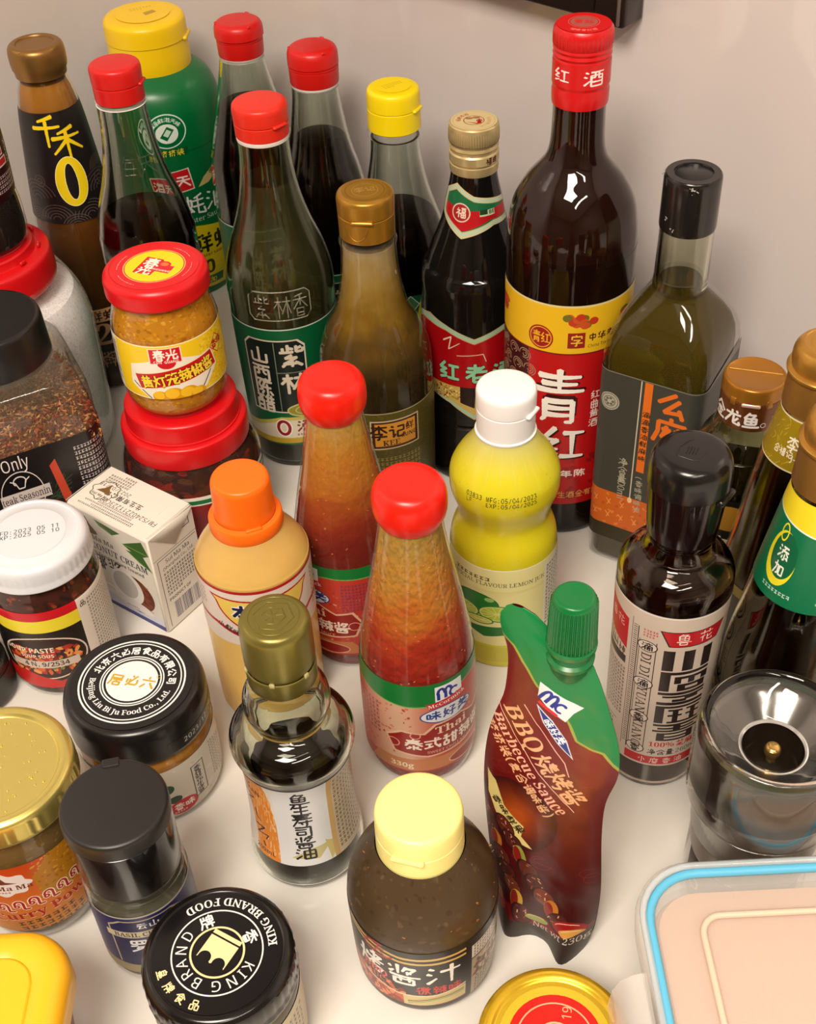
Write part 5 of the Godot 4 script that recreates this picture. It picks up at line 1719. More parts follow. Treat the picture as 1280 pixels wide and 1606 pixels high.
	# looped script of the name, then the Latin name
	for o in [[2.4, rgb(244, 226, 200)], [1.2, rgb(170, 26, 26)]]:
		for k in 6:
			var x := 38.0 + k * 7.4
			var y := 33.0 - k * 1.3
			ring(x, y, 2.0, 2.6, o[0], o[1], PI * 0.9, TAU)
			ln(pv([x + 2, y, x + 2, y + 4.4, x + 4.6, y + 4.4]), o[0], o[1])
			ring(x - 1.2, y + 1.6, 1.0, 1.0, o[0] * 0.8, o[1])
	tf = Transform2D(-0.12, Vector2(62, 40))
	for o in [[0.4, rgb(250, 236, 214)], [0.0, rgb(176, 26, 26)]]:
		tx("Curry Powder", 0, 0.0 + o[0], 9.0, o[1], 3, 0.5)
	for k in 3:
		rows(-22, 6 + k * 5.2, 50, 1, 5.6, rgb(96, 60, 20), 1.0)
	tf = Transform2D()
	lab(t, "wrap_label", p, 16, 74, -100, 100, printed(pe(), 0.3))

	# ---- basil grinder
	t = th("basil_shaker", "spice shaker with tall black cap and navy blue label, beside the curry powder jar", "spice jar", -0.138, -0.330)
	p = base(23.6, 3.0) + sm([[24.4, 5], [24.7, 10], [24.6, 60]], 3) + sm([[24.2, 64], [22.8, 66.6], [22.6, 68], [24.0, 69.6], [24.6, 71.6], [24.0, 73.6], [22.6, 75]], 4)
	pt(t, "glass_body", lathe(p, 72), clear)
	goo = StandardMaterial3D.new()
	goo.albedo_texture = mottled([rgb(70, 66, 40), rgb(50, 46, 30), rgb(88, 84, 54)], 1200, 0.5, 1.5, rgb(58, 54, 36))
	goo.roughness = 0.8
	pt(t, "dried_basil", lathe(filled(p, 58, 1.4, 6.0)), goo)
	c = pt(t, "cap", lathe([[21.6, 73], [23.2, 73.4], [23.6, 75], [24.2, 106], [24.2, 107.4], [23.6, 107.8]]), mt(rgb(20, 18, 18), 0.12))
	pt(c, "flip_lid", lathe([[23.6, 108], [24.5, 108.4]] + sm([[24.6, 110], [24.5, 115], [23.8, 117.2], [22.4, 117.9]], 3) + [[0, 118.1]], 80), mt(rgb(30, 28, 28), 0.4))
	var tab := pt(c, "lid_notch", slab(8, 1.4, 5, 0.5), mt(rgb(30, 28, 28), 0.4))
	at_side(tab, 168, 22.0, 117.2)
	pb(88, 48, rgb(34, 34, 84), 9.0)
	rc(0, 0, 88, 1, rgb(170, 164, 150))
	for o in [[0.0, rgb(176, 164, 130)], [0.8, rgb(24, 26, 70)]]:
		var d: float = o[0]
		pl(pv([22 + d, 7 + d, 28 + d, 3 + d, 54 - d, 3 + d, 60 - d, 7 + d, 60 - d, 40, 22 + d, 40]), o[1])
	hz("云山", 36, 5, 5.0, rgb(236, 232, 226), 0.15, 0.08)
	pl(pv([20, 12, 62, 12, 62, 17, 20, 17]), rgb(196, 184, 150))
	tx("BASIL CHOPPED", 41, 14.6, 4.6, rgb(40, 36, 60), 3, 0.5, 0.9)
	hz("罗勒", 30, 19, 9.6, rgb(230, 228, 230), 0.13)
	ring(41, 34, 6, 3, 0.5, rgb(90, 90, 130))
	rc(0, 41, 88, 7, rgb(150, 136, 100))
	tx("70 g", 45, 44.6, 5, rgb(60, 54, 44), 3, 0.5)
	lab(t, "wrap_label", p, 12, 62, -102, 102, printed(pe(), 0.32))

	# ---- black lidded jar with the crowned logo (the drawing on it simplified to plain shapes)
	t = th("sauce_jar", "wide jar with glossy black lid lettered in white around a cream crown", "jar", -0.093, -0.278)
	p = base(32.0, 4.0) + sm([[33, 6], [33.4, 20], [33.4, 48], [32.6, 56], [31, 60], [31, 66]])
	pt(t, "glass_body", lathe(p, 72), clear)
	pt(t, "sauce", lathe(filled(p, 58)), mt(rgb(84, 70, 36), 0.35))
	var bl := mt(rgb(18, 16, 16), 0.16)
	c = pt(t, "lid", lathe([[31.6, 59], [33.6, 59], [34.2, 60], [34.2, 62]] + sm([[33.8, 64], [34.0, 70], [33.4, 74.4], [31.6, 76.6], [29.6, 77.2]], 4) + [[28.6, 76.7], [0, 76.9]], 120, -180, 180, false, [62, 74, 40, 0.006]), bl)
	pb(68, 68, rgb(18, 16, 17), 12.0)
	var cr := rgb(240, 214, 160)
	var wt := rgb(240, 236, 226)
	ring(34, 34, 23.8, 23.8, 0.8, wt)
	ring(34, 34, 14.0, 14.0, 1.1, cr)
	arc_text("KING BRAND", 34, 34, 18.8, 138, 8.2, wt, 0, true, 1.42)
	arc_text("牌香", 34, 34, 18.8, -50, 7.4, wt, 0, true, 3.4, 0.13)
	arc_text("KING BRAND FOOD", 34, 34, 29.0, -48, 6.4, wt, 3, false)
	arc_text("皇牌食品", 34, 34, 29.4, 152, 5.2, cr, 0, false, 1.5, 0.13)
	tf = Transform2D(deg_to_rad(50), Vector2(34, 34))
	rc(-8.6, -10.6, 17.2, 2.4, cr)
	pl(pv([-8.6, -7.2, 8.6, -7.2, 8.6, 6.8, 5.4, 3.4, 0, 7.0, -5.4, 3.4, -8.6, 6.8]), cr)
	el(-4.4, 5.4, 3.6, 3.6, rgb(18, 16, 17))
	el(4.4, 5.4, 3.6, 3.6, rgb(18, 16, 17))
	tf = Transform2D()
	pt(c, "lid_print", disc(33.0 * 0.866, 77.0, 0), printed_part(pe(), 0.14))
	rows(0, 0, 0, 0, 1, wt)
	pb(110, 44, rgb(190, 176, 140), 6.0)
	rows(20, 6, 70, 9, 4, rgb(80, 70, 50))
	lab(t, "wrap_label", p, 6, 50, -90, 100, printed(pe(), 0.35))

	# ---- yellow tub at the lower left
	t = th("spread_tub", "yellow plastic spread tub with rounded corners at the lower left corner", "tub", -0.2165, -0.2445)
	t.rotation.y = 0.0
	pt(t, "tub_body", loft([[0, 48, 36, 18], [2, 50, 38, 20], [66, 57, 45, 21]], true, 10), mt(rgb(120, 20, 24), 0.35))
	var ym := mt(rgb(250, 184, 34), 0.3)
	c = pt(t, "lid", loft([[62, 58, 46, 21], [63, 60, 48, 22], [74, 60, 48, 22], [78, 59, 47, 21.5], [80.6, 57, 45, 20], [82, 54, 42, 18], [82.4, 51, 39, 16], [82, 48, 36, 15], [80.6, 45.6, 33.6, 14]], false, 10), ym)
	pt(c, "lid_panel", loft([[78.4, 45.6, 33.6, 14], [80.7, 45.6, 33.6, 14], [81.4, 44.6, 32.6, 13]], true, 10), ym)

	# ---- BBQ sauce bottle with cream cap
	t = th("barbecue_sauce_bottle", "stout dark barbecue sauce bottle with a cream flip cap and black label at the front", "bottle", -0.002, -0.316)
	p = base(32.6, 4.0) + sm([[33.6, 7], [34.4, 20], [35.2, 48], [35.3, 62], [34.6, 70], [32.4, 78], [28.0, 87], [23.6, 94], [20.6, 98.4]])
	goo = StandardMaterial3D.new()
	goo.albedo_texture = mottled([rgb(76, 60, 40), rgb(60, 46, 30), rgb(88, 70, 46)], 700, 0.5, 1.6, rgb(70, 54, 35))
	goo.roughness = 0.36
	goo.metallic_specular = 0.4
	pt(t, "filled_body", lathe(p, 80), goo)
	drops = SurfaceTool.new()
	drops.begin(Mesh.PRIMITIVE_TRIANGLES)
	for k in 40:
		var h := rng.randf_range(62, 96)
		var a := rng.randf() * TAU
		var r := r_at(p, h) - 0.2
		var q := Vector3(sin(a) * r, h, cos(a) * r)
		add_tube(drops, [q, q + Vector3(rng.randf_range(-1.4, 1.4), rng.randf_range(-0.6, 0.6), rng.randf_range(-1, 1))], rng.randf_range(0.2, 0.7), 6)
	drops.generate_normals()
	pt(t, "spice_bits", drops.commit(), mt(rgb(140, 80, 24), 0.4)).set_meta("kind", "stuff")
	var cm := mt(rgb(252, 240, 150), 0.36)
	flip_cap(t, 20.0, 19.6, 97.0, 110.0, 123.0, cm, -18.0, 0.5, 15.0)
	pb(112, 46, rgb(28, 22, 22), 9.0)
	for k in 2:
		ln(pv([18, 0.4 + k * 2, 30, 2.4 + k * 3, 46, 4.6 + k * 3, 74, 4.4 + k * 3.4]), 1.4, rgb(206, 170, 90))
	tf = Transform2D(0, Vector2(0, -5.0))
	ring(36, 10, 7, 4, 1.1, rgb(170, 36, 50), 0.4, 5.0)
	hx("大", 33, 7, 6, rgb(170, 40, 50), 0.13)
	hx("烤", 24, 14.5, 14, rgb(244, 238, 230), 0.14, 0.08)
	hx("酱", 40, 15, 14, rgb(244, 238, 230), 0.14, 0.08)
	hx("汁", 57, 14.6, 14, rgb(244, 238, 230), 0.14, 0.08)
	tx("BBQ", 33, 27, 6.4, rgb(226, 90, 80), 3, 0.5)
	tx("SAUCE", 33, 32, 4.6, rgb(226, 90, 80), 3, 0.5)
	hz("微辣味", 52, 30, 6.0, rgb(206, 50, 44), 0.12)
	pl(pv([0, 22, 22, 30, 40, 38, 56, 38, 74, 36, 74, 46, 0, 46]), rgb(150, 44, 26))
	specks(120, 0.8, 3.0, [rgb(196, 84, 44), rgb(120, 28, 18), rgb(226, 130, 80)], 4, 33, 44, 12)
	pl(pv([46, 38, 74, 36, 74, 45, 46, 46]), rgb(206, 190, 130))
	for k in 5:
		ln(pv([48, 44 - k * 0.6, 60, 41 - k * 0.4, 73, 40 - k * 0.5]), 0.9, [rgb(96, 140, 50), rgb(226, 206, 150), rgb(140, 60, 36), rgb(110, 150, 60), rgb(206, 170, 110)][k])
	ln(pv([26, 34, 44, 38, 60, 37.6, 74, 35]), 1.0, rgb(226, 206, 170))
	tf = Transform2D()
	rc(74, 0, 2, 46, rgb(20, 16, 16))
	rc(77, 6, 30, 9, rgb(226, 220, 210))
	rows(78, 6.6, 28, 4, 2.1, rgb(40, 36, 34), 1.0)
	rc(77, 16, 30, 30, rgb(176, 158, 126))
	specks(120, 0.5, 2.6, [rgb(120, 60, 50), rgb(206, 190, 160), rgb(96, 70, 50)], 79, 18, 26, 14)
	rows(79, 33, 26, 5, 2.3, rgb(40, 34, 30), 1.0)
	lab(t, "wrap_label", p, 4, 61, -104, 100, printed(pe(), 0.3))

	# ---- gold lid cut by the lower edge
	t = th("sauce_jar", "jar with bright gold metal lid and round red print, beside the food box", "jar", 0.053, -0.249)
	p = base(32.0, 3.0) + sm([[32.6, 5], [33, 14], [33, 24], [32, 30], [31.6, 36]])
	pt(t, "glass_body", lathe(p, 64), clear)
	pt(t, "sauce", lathe(filled(p, 28)), mt(rgb(110, 40, 20), 0.4))
	c = pt(t, "lid", lathe([[32, 27], [34.4, 27], [35.0, 28]] + sm([[35.0, 30], [34.8, 36], [33.8, 39], [31.6, 40.2]], 4) + sm([[29, 39.8], [27.6, 38.8], [27, 38.6]], 3) + [[0, 38.8]], 96), mt(rgb(236, 196, 50), 0.24, 0.7))
	pb(50, 50, rgb(236, 196, 50), 10.0)
	el(25, 25, 21, 21, rgb(222, 34, 24))
	ring(25, 25, 17, 17, 0.7, rgb(246, 190, 150))
	tf = Transform2D(-PI / 2, Vector2(29, 12))
	tx("19", 0, 0, 6, rgb(246, 190, 150), 0, 0.5)
	tf = Transform2D()
	ring(25, 25, 8, 8, 0.9, rgb(246, 200, 150), 3.4, 6.0)
	pt(c, "lid_print", disc(25, 38.95, 0), printed(pe(), 0.28, false, 0.3))

func walled(p: Array, d: float) -> Array:
	# outside going up, inside coming down: glass with a real thickness
	var out := p.duplicate()
	for i in range(p.size() - 1, -1, -1):
		var r: float = p[i][0] - d
		if p[i][1] > 3.0 and r > 0.5:
			out.append([r, p[i][1]])
	out.append([p[4][0] - d - 2.0, 2.6])
	out.append([0.0, 2.6])
	return out

func printed_part(tex: Texture2D, rough: float) -> StandardMaterial3D:
	return printed(tex, rough)

func right_side() -> void:
	var clear := pane(rgb(150, 156, 140), 0.025)
	var soy := mt(rgb(20, 9, 7), 0.06)

	# ---- sesame oil bottle
	var t := th("sesame_oil_bottle", "dark sesame oil bottle with a glossy black cap and a cream label in blocky lettering", "bottle", 0.130, -0.431)
	var p := base(25.8, 4.0) + sm([[26.4, 6], [26.6, 20], [27.6, 100], [28.4, 136], [28.5, 146], [27.6, 151], [25.0, 155.4], [20.8, 158.6], [17.6, 161], [16.4, 166]], 5) + sm([[16.0, 169], [16.4, 172], [15.6, 176]], 3)
	pt(t, "glass_body", lathe(walled(p, 2.2), 80), solid_glass(rgb(226, 206, 190)))
	pt(t, "sesame_oil", lathe(filled(p, 147, 2.3, 3.4)), mt(rgb(30, 12, 8), 0.08))
	var black := mt(rgb(22, 20, 20), 0.2)
	var c := pt(t, "cap", lathe([[14.6, 172], [16.4, 172.4], [16.8, 174]] + sm([[17.4, 182], [18.4, 196], [18.9, 203]], 3)), mt(rgb(24, 12, 12), 0.1))
	pt(c, "flip_lid", lathe([[18.8, 203], [19.3, 203.6]] + sm([[19.4, 206], [19.0, 213], [17.6, 218], [14.6, 220.6], [9, 221.4], [0, 221.6]], 4)), black)
	at_side(pt(c, "thumb_tab", slab(14, 3.4, 4.4, 1.0), black), 68, 18.6, 199.6)
	var ribs := SurfaceTool.new()
	ribs.begin(Mesh.PRIMITIVE_TRIANGLES)
	add_tube(ribs, [Vector3(-7, 221.35, 6), Vector3(-6, 221.5, 0), Vector3(-2.5, 221.5, -5), Vector3(3, 221.0, -9)], 0.3, 5)
	add_tube(ribs, [Vector3(4, 221.3, 7), Vector3(6, 221.4, 2), Vector3(9, 221.1, -3)], 0.3, 5)
	add_tube(ribs, [Vector3(-7, 221.3, 6), Vector3(0, 221.3, 8), Vector3(4, 221.3, 7)], 0.3, 5)
	for k in 4:
		add_tube(ribs, [Vector3(-3 + k * 1.4, 221.6, 4), Vector3(-2 + k * 1.4, 221.7, -1)], 0.25, 4)
	ribs.generate_normals()
	pt(c, "raised_mark", ribs.commit(), black)
	pb(100, 118, rgb(212, 196, 180), 9.0)
	var rd := rgb(196, 26, 36)
	var ink := rgb(40, 26, 24)
	rc(0, 0, 100, 1.2, rgb(232, 224, 214))
	# left flank: red field and small print
	pl(pv([2, 6, 24, 12, 24, 34, 2, 28]), rd)
	hz("鲁花", 8, 14, 6, rgb(236, 190, 180), 0.12, 0.06)
	for k in 8:
		rc(2 + k * 2.8, 30 + k * 0.6, 0.6, 6, ink)
	rc(2, 40, 22, 5.4, ink)
	tx("sesame oil", 13, 36.8, 4, ink, 3, 0.5)
	rows(2, 49, 21, 15, 2.7, ink, 1.0)
	rc(2, 92, 20, 0.5, ink)
	rows(3, 94, 18, 6, 2.7, ink, 0.9)
	rc(26.4, 8, 0.5, 100, rgb(120, 100, 90))
	for k in 62:
		rc(27.4, 12 + k * 1.5, 2.2, 0.5, ink)
	rc(30, 12, 0.6, 96, ink)
	# ladder of round marks and Latin letters
	rc(31.2, 20, 0.4, 86, ink)
	rc(40, 20, 0.4, 86, ink)
	for q in [["滴", 24.0], ["滴", 52.0], ["香", 79.0], ["香", 105.0]]:
		el(35.6, q[1], 5.4, 4.0, ink)
		el(35.6, q[1], 4.8, 3.5, rgb(226, 214, 200))
		hx(q[0], 32.8, q[1] - 2.6, 5.4, ink, 0.14)
	tf = Transform2D(PI / 2, Vector2(35.6, 38))
	tx("DI DI", 0, 0, 7.4, ink, 2, 0.5)
	tf = Transform2D(PI / 2, Vector2(35.6, 65.6))
	tx("YUAN", 0, 0, 7.4, ink, 2, 0.5)
	tf = Transform2D(PI / 2, Vector2(35.6, 92))
	tx("XIANG", 0, 0, 7.4, ink, 2, 0.5)
	tf = Transform2D()
	rows(33, 12, 7, 3, 2, rd, 1.0)
	# red brand plate
	pl(pv([41, 10, 76, 10, 72, 21, 46, 21]), ink)
	pl(pv([42, 10.6, 75, 10.6, 71.4, 20.4, 46.6, 20.4]), rd)
	hz("鲁花", 49, 11.4, 7.6, rgb(246, 232, 220), 0.1, 0.05, 1.5)
	# block lettering
	block_han(44, 24, 26, 15, 0)
	block_han(44, 40, 26, 15, 1)
	block_han(44, 56, 26, 10, 2)
	block_han(44, 67, 26, 14, 3)
	block_han(44, 82, 26, 14, 4)
	tx("100%", 50, 99.4, 5.6, rd, 3, 0.5)
	hz("芝麻", 58, 97, 5, rd, 0.14)
	hz("净含量", 43, 103.6, 4.4, ink, 0.12)
	tx("260mL", 66, 106, 5, ink, 0, 0.5)
	rc(30, 110, 48, 6.6, rd)
	hz("小磨香油", 38, 111, 4.6, rgb(236, 200, 190), 0.12, -1.0, 1.5)
	rc(78, 8, 0.5, 100, rgb(120, 100, 90))
	for q in [14.0, 30.0, 58.0, 78.0]:
		ring(88, q, 6, 6, 1.2, ink)
		ring(88, q, 3, 3, 1.0, ink)
	rows(80, 40, 18, 4, 2.7, ink, 1.0)
	rows(80, 90, 18, 8, 2.7, ink, 1.0)
	lab(t, "wrap_label", p, 22, 140, -90, 116, printed(pe(), 0.34))

	# ---- blended oil bottle with brown cap, by the wall
	t = th("cooking_oil_bottle", "oil bottle with brown and gold lettered flip cap, just right of the square bottle", "bottle", 0.190, -0.5385)
	p = base(24, 4) + sm([[24.6, 6], [25, 60], [25, 128], [24.4, 138], [21.6, 144], [18.6, 148], [17.6, 150.6], [16.8, 154], [15.4, 158]])
	pt(t, "plastic_body", lathe(walled(p, 1.4), 72), solid_glass(rgb(206, 208, 176)))
	pt(t, "oil", lathe(filled(p, 116, 1.5, 3.4)), mt(rgb(44, 36, 12), 0.15))
	var br := mt(rgb(112, 62, 24), 0.26, 0.4)
	c = pt(t, "cap", lathe([[14.6, 155], [16.6, 155.2], [17.0, 156.4], [16.9, 172.4], [16.4, 172.8]]), br)
	pt(c, "flip_lid", lathe([[16.4, 173], [17.1, 173.4]] + sm([[17.1, 175], [16.9, 180], [16.4, 181.6], [15.4, 182.2]], 3) + [[14.8, 181.8], [0, 181.9]]), mt(rgb(168, 112, 34), 0.3, 0.5))
	at_side(pt(c, "thumb_tab", slab(10, 2.2, 2.4, 0.5), mt(rgb(220, 190, 170), 0.3, 0.4)), 2, 16.4, 171.4)
	for a in [-32.0, 36.0]:
		at_side(pt(c, "tab_notch", slab(3.6, 5.0, 1.6, 0.4), mt(rgb(168, 112, 34), 0.3, 0.5)), a, 16.6, 170.4)
	pt(c, "lid_ridge", tube([Vector3(-14, 182.0, -2), Vector3(14, 182.0, -3)], 0.35, 5), mt(rgb(196, 146, 60), 0.3, 0.5))
	pb(60, 15, Color(0, 0, 0, 0), 9.0)
	hz("金龙鱼", 6.0, 3, 9.6, rgb(236, 230, 226), 0.15, -1.0, 1.1)
	ring(39, 11.6, 1.4, 1.4, 0.4, rgb(236, 230, 226))
	hz("金", 44, 3, 9.6, rgb(236, 230, 226), 0.15)
	pt(c, "side_print", lathe([[17.12, 156.4], [17.02, 171]], 24, -100, 100), printed(pe(), 0.3, true))
	pb(80, 80, rgb(180, 130, 40), 6.0)
	pl(pv([0, 0, 80, 0, 80, 10, 40, 4, 0, 10]), rgb(20, 16, 14))
	rc(0, 22, 80, 22, rgb(20, 16, 14))
	hz("中国", 30, 26, 12, rgb(226, 210, 190), 0.14)
	for k in 4:
		el(20 + k * 14, 60, 6, 9, rgb(196, 70, 40))
	lab(t, "front_label", p, 30, 112, -95, 95, printed(pe(), 0.34))

	# ---- two soy bottles with gold caps at the right edge
	var gold := mt(rgb(186, 138, 58), 0.3, 0.65)
	var gold2 := mt(rgb(156, 112, 50), 0.4, 0.5)
	for i in 2:
		var near := i == 1
		t = th("gold_capped_soy_bottle", "gold-capped soy sauce bottle with a green and yellow neck label, right edge, behind the grinder" if near else "gold-capped soy sauce bottle with an olive gold neck label, cut by the right edge", "bottle", 0.189 if near else 0.2033, -0.413 if near else -0.4797, 0.0, "gold-capped soy sauce bottles at the right edge")
		var cap_h := 213.0 if near else 206.0
		if near:
			p = base(32.0, 4.0) + sm([[32.6, 6], [33.0, 40], [33.0, 92], [31.6, 112], [28.6, 131], [24.8, 160], [20.3, 191], [18.0, 206], [16.6, 214], [16.4, 220]])
		else:
			p = base(32.6, 4.0) + sm([[33.2, 6], [33.4, 60], [32.8, 88], [29.2, 125], [26.0, 155], [22.6, 178], [18.2, 202], [16.8, 209], [16.4, 216]])
		pt(t, "glass_body", lathe(walled(p, 1.9), 72), solid_glass(rgb(220, 206, 160)))
		pt(t, "soy_sauce", lathe(filled(p, 118.0 if near else 176.0, 2.0, 3.4)), soy)
		var r0 := 17.6 if near else 18.0
		var top := 251.0 if near else 241.0
		c = pt(t, "cap_sleeve", lathe([[r0 - 2, cap_h], [r0, cap_h + 0.2], [r0 + 0.2, cap_h + 1], [r0 - 0.5, top - 14.0]], 180, -180, 180, false, [cap_h + 1.5, top - 15.0, 64, 0.012]), gold2)
		pt(c, "cap_collar", lathe([[r0 - 0.6, top - 15.4], [r0 + 0.9, top - 15], [r0 + 1.1, top - 13.6], [r0 + 0.4, top - 12.8], [r0 - 1.4, top - 12.4]]), gold)
		pt(c, "cap_top", lathe([[r0 - 1.6, top - 13]] + sm([[r0 - 1.0, top - 12], [r0 - 0.6, top - 8], [r0 - 1.0, top - 4], [r0 - 2.6, top - 1.2], [r0 - 5.0, top]], 4) + [[r0 - 5.6, top - 0.3], [r0 - 8, top - 0.3], [r0 - 8.4, top], [r0 - 11, top], [r0 - 11.4, top - 0.3], [0, top - 0.3]]), gold)
		if near:
			pb(110, 58, rgb(8, 110, 70), 8.0)
			var q := PackedVector2Array([Vector2(0, 0), Vector2(110, 0), Vector2(110, 10), Vector2(55, 16), Vector2(0, 10)])
			pl(q, rgb(236, 214, 40))
			ln(pv([0, 10, 55, 16, 110, 10]), 0.9, rgb(236, 236, 220))
			hz("清蒸凉拌点蘸炒香米大", 14, 2.6, 6.2, rgb(60, 50, 20), 0.13, -1.0, 1.4)
			el(34, 34, 11.5, 15.5, rgb(236, 222, 40))
			el(35.6, 32, 10.0, 13.0, rgb(8, 96, 60))
			ring(31, 20, 3.0, 4.6, 1.0, rgb(236, 222, 40))
			hv("添加", 31, 26, 8, rgb(240, 240, 226), 0.13)
			rows(27, 51, 30, 1, 3.4, rgb(190, 214, 196))
			tx("LESS", 64, 38, 11, rgb(150, 200, 160), 3)
			tx("SALT", 62, 50, 8, rgb(150, 200, 160), 3)
			lab(t, "neck_label", p, 154, 211, -100, 100, printed(pe(), 0.34))
			pb(110, 70, rgb(44, 34, 24), 6.0)
			for k in 5:
				el(10 + k * 22, 34, 9, 22, rgb(150, 118, 70))
				ring(10 + k * 22, 34, 9, 22, 0.8, rgb(206, 190, 140))
				el(10 + k * 22, 34, 5, 12, rgb(110, 80, 44))
			tx("GO", 18, 62, 8, rgb(230, 222, 200), 2, 0.5)
			lab(t, "front_label", p, 10, 80, -100, 100, printed(pe(), 0.34))
		else:
			pb(110, 34, rgb(150, 126, 18), 8.0)
			for k in 90:
				var a := Vector2(rng.randf() * 110, rng.randf() * 34)
				ln(PackedVector2Array([a, a + Vector2(rng.randf_range(-4, 4), rng.randf_range(-4, 4))]), 0.5, rgb(190, 166, 60))
			rc(0, 33, 110, 1, rgb(220, 210, 170))
			rc(0, 0, 110, 1, rgb(220, 210, 170))
			hx("李", 38, 11, 9, rgb(244, 238, 220), 0.13)
			hx("记", 48, 11, 9, rgb(244, 238, 220), 0.13)
			hz("合福记", 28, 20, 5.0, rgb(240, 232, 210), 0.13)
			tx("J-18", 44, 24.4, 5.4, rgb(240, 232, 210), 1)
			lab(t, "neck_label", p, 177, 205, -100, 100, printed(pe(), 0.34))
			pb(110, 50, rgb(150, 126, 40), 6.0)
			rc(8, 4, 94, 42, rgb(60, 44, 20))
			hz("鲜生", 40, 12, 16, rgb(220, 196, 120), 0.13)
			lab(t, "front_label", p, 14, 96, -100, 100, printed(pe(), 0.34))

	# ---- steel and acrylic grinder
	t = th("pepper_grinder", "steel and clear acrylic pepper grinder with a round knob top, right edge", "grinder", 0.1595, -0.341)
	var dark := mt(rgb(34, 30, 28), 0.5)
	pt(t, "acrylic_base", lathe([[0, 0], [28, 0], [29.4, 1.2], [29.5, 4], [29.5, 56], [28.6, 58], [0, 58]], 72), pane(rgb(90, 90, 88), 0.04, 0.02))
	pt(t, "peppercorns", lathe([[0, 3], [26, 3], [26.6, 5], [26.6, 38], [0, 39]], 48), peppercorn_mat())
	var steel := mt(rgb(140, 138, 134), 0.2, 0.95)
	pt(t, "steel_band", lathe([[27.4, 42], [28.0, 42.4], [28.2, 44], [28.2, 60], [27, 60.6]], 72), mt(rgb(120, 112, 102), 0.28, 0.9))
	pt(t, "steel_collar", lathe([[27.6, 60], [29.2, 60.4], [30.4, 62], [31.2, 92], [30.2, 93], [0, 93]], 72), steel)
	var clr := pane(rgb(170, 172, 172), 0.06)
	c = pt(t, "clear_lid", lathe([[31.6, 84], [34.4, 84.4], [35.2, 87]] + sm([[35.6, 100], [35.4, 124], [34.8, 130], [33.4, 133.6], [31.8, 134.6], [30.6, 134.2]], 4) + sm([[29.4, 132.6], [30.6, 130], [32.4, 124], [32.9, 100], [32.2, 86]], 4), 96), solid_glass(rgb(236, 238, 236)))
	pt(c, "clear_bowl", lathe(sm([[29.6, 133], [26, 129.4], [20, 124.6], [14.6, 121], [13.6, 119]], 4), 72), pane(rgb(160, 160, 160), 0.05))
	pt(c, "inner_funnel", lathe([[32.6, 96], [33.0, 98], [33.0, 124]] + sm([[31.4, 129], [27.4, 128], [20, 122.6], [14.8, 119]], 4), 72), mt(rgb(112, 110, 106), 0.16, 0.9))
	pt(c, "well_wall", lathe([[0, 104], [12.6, 104], [14.2, 106], [15.0, 119]], 48, -180, 180), mt(rgb(44, 34, 26), 0.2, 0.5))
	pt(c, "well_rim", lathe([[14.0, 118.6], [14.8, 119.6], [15.8, 119.4], [15.6, 118.4]], 64), mt(rgb(236, 232, 226), 0.15, 0.6))
	pt(c, "gold_knob", lathe([[0, 110], [2.2, 110], [2.4, 114], [3.4, 114.6]] + sm([[3.8, 116], [3.6, 118.4], [2.4, 119.8], [0, 120.2]], 4), 32), mt(rgb(214, 176, 104), 0.2, 0.9))
	pb(96, 22, Color(0, 0, 0, 0), 8.0)
	tx("O", 20, 11, 12, rgb(226, 222, 216), 0)
	pt(t, "side_print", lathe([[29.62, 16], [29.62, 36]], 24, -90, 90), printed(pe(), 0.3, true))

	# ---- food container at the lower right
	t = th("food_container", "clear plastic food box with a frosted lid and a blue seal, lower right corner", "food box", 0.165, -0.252)
	t.rotation.y = 0.0
	pt(t, "box_body", loft([[0, 58, 38, 16], [2, 61, 41, 18], [40, 65, 46, 20], [70, 69, 50, 24]], true, 8), pane(rgb(200, 196, 190), 0.2))
	var ham := StandardMaterial3D.new()
	ham.albedo_texture = mottled([rgb(216, 168, 130), rgb(210, 160, 122), rgb(224, 178, 142)], 200, 3.0, 9.0, rgb(216, 168, 130))
	ham.roughness = 0.5
	pt(t, "contents", loft([[4, 59, 39, 16], [30, 62, 43, 18], [68, 66, 47, 20], [73, 64, 45, 20]], true, 8), ham)
	var frost := StandardMaterial3D.new()
	frost.albedo_color = Color(rgb(226, 220, 214), 0.26)
	frost.roughness = 0.35
	frost.transparency = BaseMaterial3D.TRANSPARENCY_ALPHA
	c = pt(t, "lid", loft([[66, 72, 52, 26], [67, 74, 54, 27], [80, 75, 55, 28], [84, 74.4, 54.4, 27.5], [85, 72.6, 52.6, 26]], false, 10), frost)
	pt(c, "lid_plate", loft([[79, 69, 49, 24], [80, 70, 50, 24.4], [81, 69, 49, 24]], true, 10), frost)
	pt(c, "rim_bead", frame_tube(72.0, 52.0, 26.0, 84.4, 1.6), pane(rgb(214, 226, 230), 0.4))
	pt(c, "blue_seal", frame_tube(69.2, 49.2, 24.6, 82.6, 2.1), mt(rgb(96, 186, 222), 0.4))
	pt(c, "panel_ridge", frame_tube(47.0, 28.4, 9.0, 82.2, 1.5), mt(rgb(226, 198, 174), 0.35))
	var clip := pt(c, "side_clip", clip_shape(), clip_mat())
	clip.position = Vector3(-0.0765, 0, 0.0)
	pt(c, "clip_hinge", tube([Vector3(-76, 74, -4), Vector3(-76, 74, 50)], 1.4, 8), frost)

	pouch()

func clip_mat() -> StandardMaterial3D:
	var m := StandardMaterial3D.new()
	m.albedo_color = Color(rgb(226, 222, 216), 0.5)
	m.roughness = 0.3
	m.transparency = BaseMaterial3D.TRANSPARENCY_ALPHA
	return m

